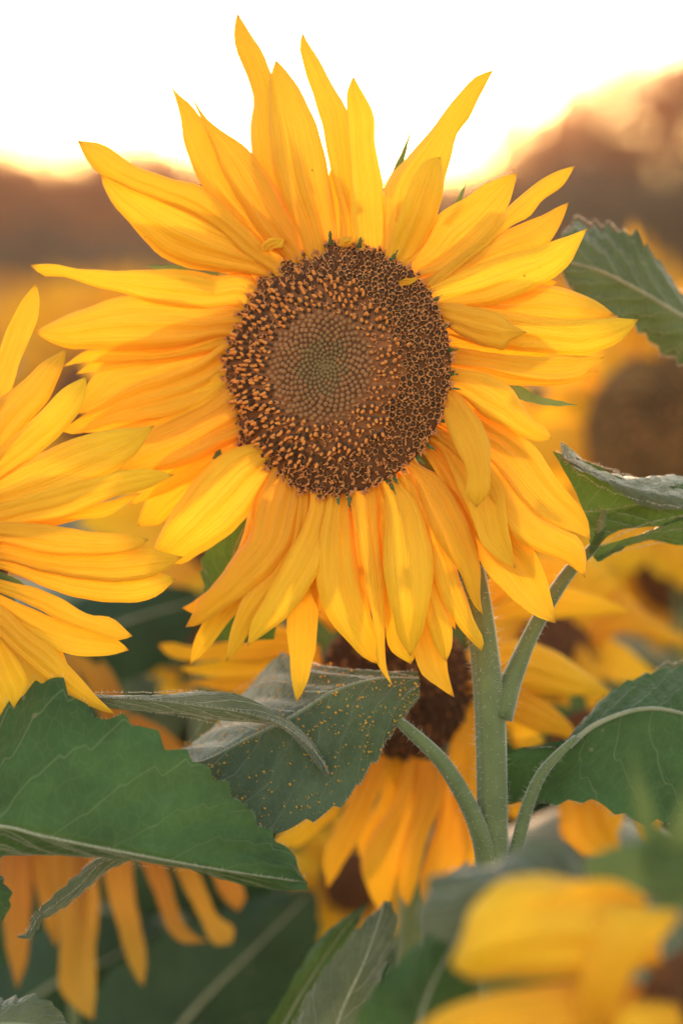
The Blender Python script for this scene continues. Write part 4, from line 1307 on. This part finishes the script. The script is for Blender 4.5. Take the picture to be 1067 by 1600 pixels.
leaf(bp_, [[(430,1700,40),(470,1580,40),(510,1520,40),(560,1455,40),(602,1408,30)], [(500,1700,70),(530,1590,70),(570,1500,60),(602,1408,32)], [(560,1700,30),(585,1600,30),(608,1500,30),(612,1440,30),(604,1408,30)]], 1.07, M_LEAF2, rib=1.0, seed=18, teeth=9, amp=0.05,
     petiole=([(500,1690,60),(540,1800,-150),(630,2000,-690)], [6,9,11]), fuzz=300)
leaf(bp_, [[(380,1660),(430,1580),(500,1470),(574,1408)], [(450,1660),(480,1580),(530,1500),(576,1412)]], 1.09, M_LEAF, rib=0.8, seed=19, teeth=9, amp=0.05,
     petiole=([(415,1660),(480,1800,-200),(630,2050,-650)], [6,9,11]))


# ------------------------------------------------------------------ neighbours out of focus
def heart_leaf(parent, foot, tipv, wd, droop, seed, mat=None, name='leaf', petiole_from=None, nv=16, nu=9):
    """leaf in the field: foot and tip in space, hanging tip, heart outline"""
    foot, tipv = np.asarray(foot, float), np.asarray(tipv, float)
    r2 = random.Random(seed)
    v = np.linspace(0, 1, nv)
    d = tipv - foot
    L = np.linalg.norm(d)
    s = np.cross(d, (0, 0, 1.0))
    s /= np.linalg.norm(s) + 1e-9
    n = np.cross(s, d / L)
    mid = foot + d * v[:, None] + n * (np.sin(v * math.pi) * droop * L)[:, None]
    w = wd * 0.5 * np.sin(math.pi * np.clip(v, 0, 1) ** 0.62) ** 0.8 + 0.002
    w *= 1 + 0.06 * np.sin(v * 47 + seed)
    u = np.linspace(-1, 1, nu)
    fold = r2.uniform(0.1, 0.5)
    pos = mid[:, None, :] + s * (w[:, None] * u[None, :])[:, :, None] - n * (w[:, None] * np.abs(u)[None, :] ** 1.3 * fold)[:, :, None]
    pos += n * (0.04 * wd * np.sin(v * 9 + seed)[:, None] * u[None, :] ** 2)[:, :, None]
    uv = np.stack((np.tile((u + 1) / 2, nv), np.repeat(v, nu)), 1)
    b = Bag()
    b.add(pos.reshape(-1, 3), grid_faces(nv, nu), 0, uv)
    o = b.build(name, mat or M_LEAF, parent)
    if petiole_from is not None:
        a = np.asarray(petiole_from, float)
        bb = Bag()
        path = crom([a, (a + foot) / 2 + np.array((0, 0, 0.03)), foot, foot + d * 0.1], 10)
        v_, f_, uv_ = tube(path, [0.004, 0.0025], 7)
        bb.add(v_, f_, 0, uv_)
        bb.build('petiole', M_STEM, o)
    return o


def back_plant(label, px, py, D, R, normal, seed, n_leaf=5, leaf_top=0.12, traced=(), group=None, rst=14, pm=None, **kw):
    x, y = px, py
    o = plant_root('sunflower', label, 'sunflower', px, py + 600, D + 0.1, group)
    head(o, px, py, D, R, normal, seed=seed, **kw)
    for k, (A, B, tip, z) in enumerate(traced):
        petal(o, A, B, tip, z, D, pm, seed=seed * 50 + k)
    n = np.asarray(normal, float)
    n /= np.linalg.norm(n)
    c = W(px, py, D)
    R_ = R * PX * D
    g = np.array(o.location)
    neck = c - n * R_ * 0.9 + np.array((0, 0, -0.01))
    top = np.array((g[0], g[1], c[2] - 0.10))
    path = crom([c - n * R_ * 0.1, neck, top, np.array((g[0], g[1], c[2] - 0.3)), np.array((g[0], g[1], -0.02))], 40)
    b = Bag()
    v, f, uv = tube(path, np.array((0.7, 0.8, 1, 1.1, 1.2)) * rst * PX, 12)
    b.add(v, f, 0, uv)
    b.build('stem', M_STEM, o)
    r2 = random.Random(seed + 5)
    for i in range(n_leaf):
        a = i * 2.4 + seed
        hgt = c[2] - leaf_top - 0.085 * i - r2.uniform(0, 0.03)
        st = np.array((g[0], g[1], hgt))
        e = np.array((math.cos(a), math.sin(a), 0))
        ft = st + e * r2.uniform(0.07, 0.11) + np.array((0, 0, 0.05))
        tp = ft + e * r2.uniform(0.13, 0.19) + np.array((0, 0, -r2.uniform(0.03, 0.12)))
        heart_leaf(o, ft, tp, r2.uniform(0.12, 0.17), 0.12, seed * 9 + i, petiole_from=st, mat=M_LEAF if i % 3 else M_LEAF2)
    return o


FC = -C_FWD
back_plant('blurred sunflower with a big brown disc half out of the right edge', 1052, 680, 1.62, 138, FC - C_RT * 0.15, 51, light=True, n_pet=26, len_px=130, wid_px=62, lift=0.1, curl=0.3, n_flor=200,
           traced=[([(1000,560),(992,470),(984,400),(982,365)], [(1040,560),(1030,480),(1012,410),(998,372)], (988,344), (0,0,0,0))])
back_plant('blurred sunflower low at the right edge with a dark disc under the curled leaf', 1066, 885, 1.75, 78, FC, 53, n_pet=20, len_px=85, wid_px=44, lift=0.0, curl=0.5, n_flor=120)
back_plant('soft sunflower right of the thick stem, petals pointing to the right edge', 872, 1020, 1.36, 70, FC + C_RT * 0.2, 55, n_pet=9, len_px=120, wid_px=58, lift=0.1, curl=0.6, n_flor=150, arc=(1.5, 5.6),
           traced=[([(880,960),(890,900),(920,870)], [(920,990),(950,940),(975,915)], (1005,965), (0,8,0)),
                   ([(915,980),(960,925),(1000,950),(1035,975)], [(925,1020),(970,990),(1020,1000),(1050,1008)], (1080,1000), (0,14,6)),
                   ([(925,990),(960,1000),(1000,1030)], [(910,1040),(940,1060),(985,1066)], (1035,1062), (0,10,10)),
                   ([(900,1040),(930,1070),(950,1100)], [(870,1060),(880,1110),(910,1150)], (955,1150), (0,10,4)),
                   ([(905,1000),(925,1030),(940,1060)], [(880,1030),(890,1060),(905,1090)], (930,1110), (10,40,40))])
back_plant('soft hanging sunflower at the lower left behind the broad green leaf', 120, 1235, 1.24, 92, FC - C_UP * 0.25, 57, pm=M_PETAL_OLD_SHADED, n_leaf=4, leaf_top=0.3, bracts=8, n_flor=150,
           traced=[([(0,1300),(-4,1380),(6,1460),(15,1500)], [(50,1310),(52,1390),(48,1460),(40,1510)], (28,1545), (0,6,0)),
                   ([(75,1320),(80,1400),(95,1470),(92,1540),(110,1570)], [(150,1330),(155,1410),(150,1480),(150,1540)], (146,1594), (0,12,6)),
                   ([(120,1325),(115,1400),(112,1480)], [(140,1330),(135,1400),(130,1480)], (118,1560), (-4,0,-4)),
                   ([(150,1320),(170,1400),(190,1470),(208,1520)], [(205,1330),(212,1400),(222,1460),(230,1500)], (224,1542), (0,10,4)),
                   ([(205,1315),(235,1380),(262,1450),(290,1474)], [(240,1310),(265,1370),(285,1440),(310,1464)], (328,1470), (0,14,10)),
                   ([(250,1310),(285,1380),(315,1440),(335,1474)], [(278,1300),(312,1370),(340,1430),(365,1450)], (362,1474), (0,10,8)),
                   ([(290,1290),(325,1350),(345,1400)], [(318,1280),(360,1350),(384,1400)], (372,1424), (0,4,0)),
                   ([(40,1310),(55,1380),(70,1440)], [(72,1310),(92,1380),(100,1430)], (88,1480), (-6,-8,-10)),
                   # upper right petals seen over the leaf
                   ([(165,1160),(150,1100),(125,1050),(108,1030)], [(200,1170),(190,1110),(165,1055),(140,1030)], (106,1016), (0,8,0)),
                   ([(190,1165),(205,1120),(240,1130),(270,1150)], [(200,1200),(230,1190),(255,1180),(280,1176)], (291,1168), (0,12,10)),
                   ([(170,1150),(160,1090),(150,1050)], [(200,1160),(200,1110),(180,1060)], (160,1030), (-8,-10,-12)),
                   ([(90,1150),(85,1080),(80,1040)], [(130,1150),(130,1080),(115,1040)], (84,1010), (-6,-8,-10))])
back_plant('small blurred yellow sunflower low in the middle below the pollen dusted leaf', 552, 1378, 1.5, 50, FC, 59, n_pet=18, len_px=75, wid_px=36, lift=0.0, curl=0.6, n_flor=100, n_leaf=3, leaf_top=0.2)
back_plant('soft sunflower hidden behind the large right leaf, petal ends hanging below it', 925, 1175, 1.24, 70, FC - C_UP * 0.2, 61, n_flor=100, n_leaf=3, leaf_top=0.3,
           traced=[([(868,1220),(872,1270),(880,1310),(915,1340)], [(940,1210),(955,1270),(965,1310),(972,1335)], (978,1350), (0,10,6)),
                   ([(985,1210),(992,1270),(1000,1300)], [(1020,1210),(1032,1270),(1028,1300)], (1016,1325), (0,8,4)),
                   ([(790,1230),(792,1250),(794,1265)], [(825,1220),(820,1250),(815,1270)], (803,1282), (0,4,0)),
                   ([(920,1230),(930,1270),(935,1300)], [(965,1230),(975,1270),(965,1300)], (945,1330), (-8,-8,-10))])
back_plant('blurred yellow sunflower showing through the gap left of the large bloom', 335, 835, 1.55, 55, FC, 63, n_pet=22, len_px=165, wid_px=62, lift=0.1, curl=0.3, n_flor=80, n_leaf=3)
back_plant('blurred yellow sunflower behind the petals at the left edge', 60, 960, 1.8, 60, FC, 65, n_pet=20, len_px=110, wid_px=50, lift=0.1, curl=0.3, n_flor=80, n_leaf=4)

# foreground bloom, bottom right
hp_ = plant_root('sunflower', 'nodding blurred sunflower close to the lens in the bottom right corner', 'sunflower', 1130, 1800, 0.74)
HD = 0.725
head(hp_, 1085, 1545, HD, 96, FC * 0.8 - C_UP * 0.6 + C_RT * 0.3, seed=71, n_flor=200, bracts=0)
for k, (A, B, tip, z) in enumerate([
    ([(1010,1440),(960,1400),(900,1376),(840,1368),(780,1380),(735,1420),(720,1465)], [(1030,1510),(960,1525),(880,1528),(800,1530),(740,1532)], (702,1508), (0,24,30,10)),
    ([(900,1650),(900,1550),(918,1465),(955,1420),(1015,1418)], [(948,1640),(972,1555),(1008,1495),(1048,1450)], (1064,1424), (10,60,70,50)),
    ([(1010,1400),(950,1375),(880,1385),(830,1420)], [(1010,1470),(930,1470),(850,1480),(800,1490)], (760,1500), (10,46,56,40)),
    ([(1020,1540),(960,1560),(900,1590)], [(1040,1600),(980,1620),(920,1650)], (870,1680), (10,30,30)),
    ([(1020,1540),(940,1530),(860,1535),(780,1548),(720,1565),(670,1590)], [(1030,1640),(940,1650),(850,1660),(760,1660),(690,1640)], (620,1640), (-4,4,4,-6)),
    ([(1050,1560),(1000,1560),(960,1580)], [(1070,1640),(1030,1650),(990,1660)], (950,1680), (20,40,30)),
    ([(1120,1450),(1100,1520),(1100,1580)], [(1180,1460),(1180,1540),(1150,1620)], (1110,1690), (10,30,30)),
]):
    petal(hp_, A, B, tip, z, HD, seed=500 + k, cup=0.3)
stem(hp_, [(1085, 1530, -40), (1090, 1440, -70), (1110, 1390, -120), (1140, 1450, -170), (1150, 1700, -180)], HD, [26, 30, 34], 0)
spike(hp_, (1030, 1350), (983, 1138), 40, (-30, -10, 10), HD, bend=-6)
for A, B, tip, z in (([(1090,1400),(1000,1400),(940,1390)], [(1090,1330),(1010,1318),(950,1325)], (905,1352), (-20,-16,-14)),
                     ([(1030,1420),(1010,1380),(1000,1350)], [(1100,1420),(1090,1370),(1075,1330)], (1035,1290), (-20,-10,0)),
                     ([(1010,1545),(920,1515),(840,1512),(780,1518)], [(1010,1580),(920,1560),(840,1562),(770,1550)], (735,1535), (-14,-14,-20)),
                     ([(1100,1400),(1060,1330),(1050,1290)], [(1140,1400),(1130,1320),(1110,1260)], (1075,1215), (-30,-30,-30))):
    petal(hp_, A, B, tip, z, HD, M_BRACT, 'bract')
leaf(hp_, [[(920,1400,-30),(880,1340,-40),(820,1325,-40),(750,1345,-40),(700,1365,-35),(672,1380,-30)],
           [(920,1430,0),(860,1380,0),(800,1372,0),(740,1385,0),(700,1395,-10),(668,1395,-20)],
           [(900,1480,0),(820,1470,10),(740,1470,10),(690,1465,0),(650,1430,-10),(662,1400,-20)]], 0.76, M_LEAF2, rib=1.0, seed=20, teeth=8, amp=0.06,
     petiole=([(915,1425,-5),(980,1480,-20),(1080,1560,-80),(1140,1700,-140)], [7,10,12]))
leaf(hp_, [[(520,1720,0),(560,1600,0),(600,1530,0),(660,1470,0),(720,1450,0)],
           [(640,1720,20),(650,1620,20),(670,1550,15),(700,1490,8),(722,1452,0)],
           [(760,1720,0),(750,1620,0),(740,1560,0),(735,1500,0),(724,1452,0)]], 0.82, M_LEAF, rib=1.0, seed=22, teeth=9, amp=0.05,
     petiole=([(640,1720,10),(800,1900,-60),(1140,2100,-160)], [8,10,12]))

# plant beyond the right edge that holds the grey leaf
kp = plant_root('sunflower', 'sunflower beyond the right edge that reaches in with one grey green toothed leaf', 'sunflower', 1330, 1500, 1.08)
head(kp, 1300, 330, 1.07, 110, FC + C_RT * 0.3, seed=81, n_pet=18, len_px=80, wid_px=80, n_flor=60)
stem(kp, [(1300, 340, -40), (1325, 430, -60), (1330, 600, -40), (1330, 1200, -40)], 1.07, [16, 22, 26], 0)
leaf(kp, [[(1140,500,-60),(1067,458,-60),(1040,434,-55),(1008,404,-50),(986,372,-50),(940,356,-50),(900,350,-45),(876,370,-30)],
          [(1140,535,0),(1067,495,0),(1000,455,0),(940,425,0),(895,412,-10),(868,402,-20)],
          [(1140,600,-20),(1067,563,-20),(1030,543,-15),(1000,513,-10),(958,490,-10),(920,468,-10),(895,452,-10),(872,420,-20)]], 1.07, M_LEAF3,
     petiole=([(1140,535,0),(1200,570,-10),(1270,600,-30),(1328,680,-40)], [7,9,11]), rib=1.3, seed=23, teeth=13, amp=0.11, fuzz=700, nper=12)

# leaves of the dark understorey right behind, on plants whose heads are hidden by the large bloom
for k, (px, py, D, lab) in enumerate(((250, 620, 1.62, 'sunflower standing behind the left petals of the large bloom, mostly its dark leaves in view'),
                                      (470, 700, 1.72, 'sunflower hidden behind the large disc with dark leaves showing low'),
                                      (720, 700, 1.66, 'sunflower hidden behind the lower right petals, leaves showing by the thick stem'),
                                      (900, 760, 1.95, 'sunflower between the large bloom and the blurred disc at right'))):
    back_plant(lab, px, py, D, 60, FC, 90 + k, n_pet=16, len_px=80, wid_px=40, n_flor=40, n_leaf=8, leaf_top=0.08)
up = plant_root('sunflower', 'sunflower with only big dark blurred leaves low behind the left hanging petals', 'sunflower', 300, 2200, 1.42)
head(up, 330, 1010, 1.44, 60, -C_FWD * -0.9 - C_UP * 0.3, seed=97, n_pet=14, len_px=70, wid_px=40, n_flor=20)
stem(up, [(330, 1010, 0), (320, 1060, 20), (310, 1300, 40), (300, 1700, 40)], 1.43, [14, 18, 20], 0)
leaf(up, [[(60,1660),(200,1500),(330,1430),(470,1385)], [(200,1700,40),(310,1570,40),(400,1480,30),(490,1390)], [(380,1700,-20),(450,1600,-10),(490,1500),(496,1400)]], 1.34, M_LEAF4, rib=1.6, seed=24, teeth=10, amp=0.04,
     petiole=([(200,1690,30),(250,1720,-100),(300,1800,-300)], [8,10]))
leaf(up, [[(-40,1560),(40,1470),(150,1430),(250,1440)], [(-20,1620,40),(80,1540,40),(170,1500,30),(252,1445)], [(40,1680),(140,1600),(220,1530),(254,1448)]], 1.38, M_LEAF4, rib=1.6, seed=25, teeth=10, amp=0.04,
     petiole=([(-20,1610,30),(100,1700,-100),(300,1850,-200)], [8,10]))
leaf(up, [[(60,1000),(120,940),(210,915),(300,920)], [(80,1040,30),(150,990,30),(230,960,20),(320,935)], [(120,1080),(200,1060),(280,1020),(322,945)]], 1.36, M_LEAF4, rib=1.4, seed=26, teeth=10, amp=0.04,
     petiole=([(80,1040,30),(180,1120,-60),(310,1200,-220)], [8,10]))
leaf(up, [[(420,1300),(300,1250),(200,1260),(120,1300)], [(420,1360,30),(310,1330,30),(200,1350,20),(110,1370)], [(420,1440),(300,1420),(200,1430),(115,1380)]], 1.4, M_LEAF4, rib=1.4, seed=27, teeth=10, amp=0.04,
     petiole=([(420,1360,20),(380,1400,-20),(310,1450,-100)], [8,10]))

# ------------------------------------------------------------------ the field
def field_proto(seed):
    o = thing('sunflower', 'blurred sunflower standing in the field behind the large bloom', 'sunflower', (0, 0, 0), 'sunflowers in the field behind')
    r2 = random.Random(seed)
    H = 1.5
    b = Bag()
    path = crom([(0, 0, -0.02), (0.01, 0.01, 0.7), (0, 0.05, 1.38), (0, 0.05, 1.47), (0, 0.0, H)], 18)
    v, f, uv = tube(path, [0.013, 0.011, 0.008], 8)
    b.add(v, f, 0, uv)
    b.build('stem', M_STEM, o)
    n = np.array((r2.uniform(-0.3, 0.3), -1, r2.uniform(-0.35, 0.1)))
    F = frame(n)
    c = np.array((0, -0.01, H))
    b = Bag()
    v, f = dome(c, F, 0.045, 0.012, 4, 16)
    b.add(v, f)
    b.build('disc', M_DISC, o)
    for i in range(17):
        b = Bag()
        v, f, uv = ray_petal(c - F[2] * 0.003, F, i / 17 * 6.283 + r2.uniform(-.1, .1), 0.042, r2.uniform(0.065, 0.085), 0.03, r2.uniform(0, 0.4), r2.uniform(0, 0.8), seed * 40 + i, 6, 4)
        b.add(v, f, 0, uv)
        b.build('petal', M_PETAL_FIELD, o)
    for i in range(7):
        a = i * 2.4 + seed
        st = np.array((0, 0.03, 1.36 - 0.1 * i))
        e = np.array((math.cos(a), math.sin(a), 0))
        ft = st + e * 0.09 + np.array((0, 0, 0.05))
        tp = ft + e * r2.uniform(0.13, 0.19) + np.array((0, 0, -r2.uniform(0.02, 0.12)))
        heart_leaf(o, ft, tp, r2.uniform(0.12, 0.17), 0.12, seed * 13 + i, nv=8, nu=5, mat=M_LEAF if i % 3 else M_LEAF2)
    return o


def copy_thing(o):
    r = o.copy()
    COL.objects.link(r)
    for ch in o.children:
        c = ch.copy()
        COL.objects.link(c)
        c.parent = r
    return r


protos = [field_proto(i) for i in range(3)]
used = [False] * 3
fr = random.Random(99)
spots = []
tries = 0
while len(spots) < 150 and tries < 20000:
    tries += 1
    n = len(spots)
    d = 2.1 * (34.0 / 2.1) ** fr.random() ** 0.9
    x = fr.uniform(-0.165, 0.165) * d
    y = d
    if all((x - a) ** 2 + (y - b_) ** 2 > (0.22 + 0.012 * d) ** 2 for a, b_ in spots):
        spots.append((x, y))
for x, y in spots:
    k = fr.randrange(3)
    if used[k]:
        o = copy_thing(protos[k])
    else:
        used[k] = True
        o = protos[k]
    sc_ = fr.uniform(0.95, 1.045)
    o.location = (x, y, 0)
    o.scale = (sc_, sc_, sc_)
    o.rotation_euler = (0, 0, fr.uniform(-0.5, 0.5))
# leaves of the rows between, too many and too soft to count
gb = Bag()
for i in range(7000):
    y = 2.6 * (40.0 / 2.6) ** fr.random()
    x = fr.uniform(-0.19, 0.19) * y
    p = np.array((x, y, fr.uniform(0.7, 1.53)))
    a = fr.uniform(0, 6.28)
    e = np.array((math.cos(a), math.sin(a), fr.uniform(-0.9, 0.1))) * fr.uniform(0.14, 0.22)
    w = np.array((-math.sin(a), math.cos(a), fr.uniform(-0.3, 0.3))) * fr.uniform(0.06, 0.1)
    gb.add(np.array([p, p + e * 0.3 + w, p + e * 0.7 + w * 0.7, p + e, p + e * 0.7 - w * 0.7, p + e * 0.3 - w]), [(0, 1, 2, 3), (0, 3, 4, 5)], 0)
o = gb.build('field_foliage', [M_LEAF], None)
o['kind'] = 'stuff'
o['label'] = 'massed green leaves of the field rows between the blurred flowers'
# far rows that read as one yellow and green mass
fb = Bag()
for i in range(1100):
    y = 14 + 66 * fr.random() ** 0.8
    x = fr.uniform(-0.24, 0.24) * y
    z = fr.uniform(1.38, 1.56)
    s = 0.085 * fr.uniform(0.7, 1.2)
    c = np.array((x, y, z))
    ring = [c + np.array((math.cos(a) * s * fr.uniform(0.8, 1.1), -0.02 if j % 2 else 0.02, math.sin(a) * s * fr.uniform(0.8, 1.1))) for j, a in enumerate(np.linspace(0, 6.283, 13)[:-1])]
    fb.add(np.array([c + np.array((0, -0.03, 0))] + ring), [(0, 1 + j, 1 + (j + 1) % 12) for j in range(12)], 0)
    for q in range(6):
        a = fr.uniform(0, 6.28)
        e = np.array((math.cos(a), math.sin(a), fr.uniform(-0.8, 0.2))) * 0.2
        w = np.array((-math.sin(a), math.cos(a), 0.3)) * 0.1
        p = np.array((x, y, z - fr.uniform(0.0, 0.5)))
        fb.add(np.array([p, p + e * 0.5 + w, p + e, p + e * 0.5 - w]), [(0, 1, 2, 3)], 1)
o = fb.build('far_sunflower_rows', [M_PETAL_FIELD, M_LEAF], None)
o['kind'] = 'stuff'
o['label'] = 'far rows of the sunflower field as a blurred yellow band'
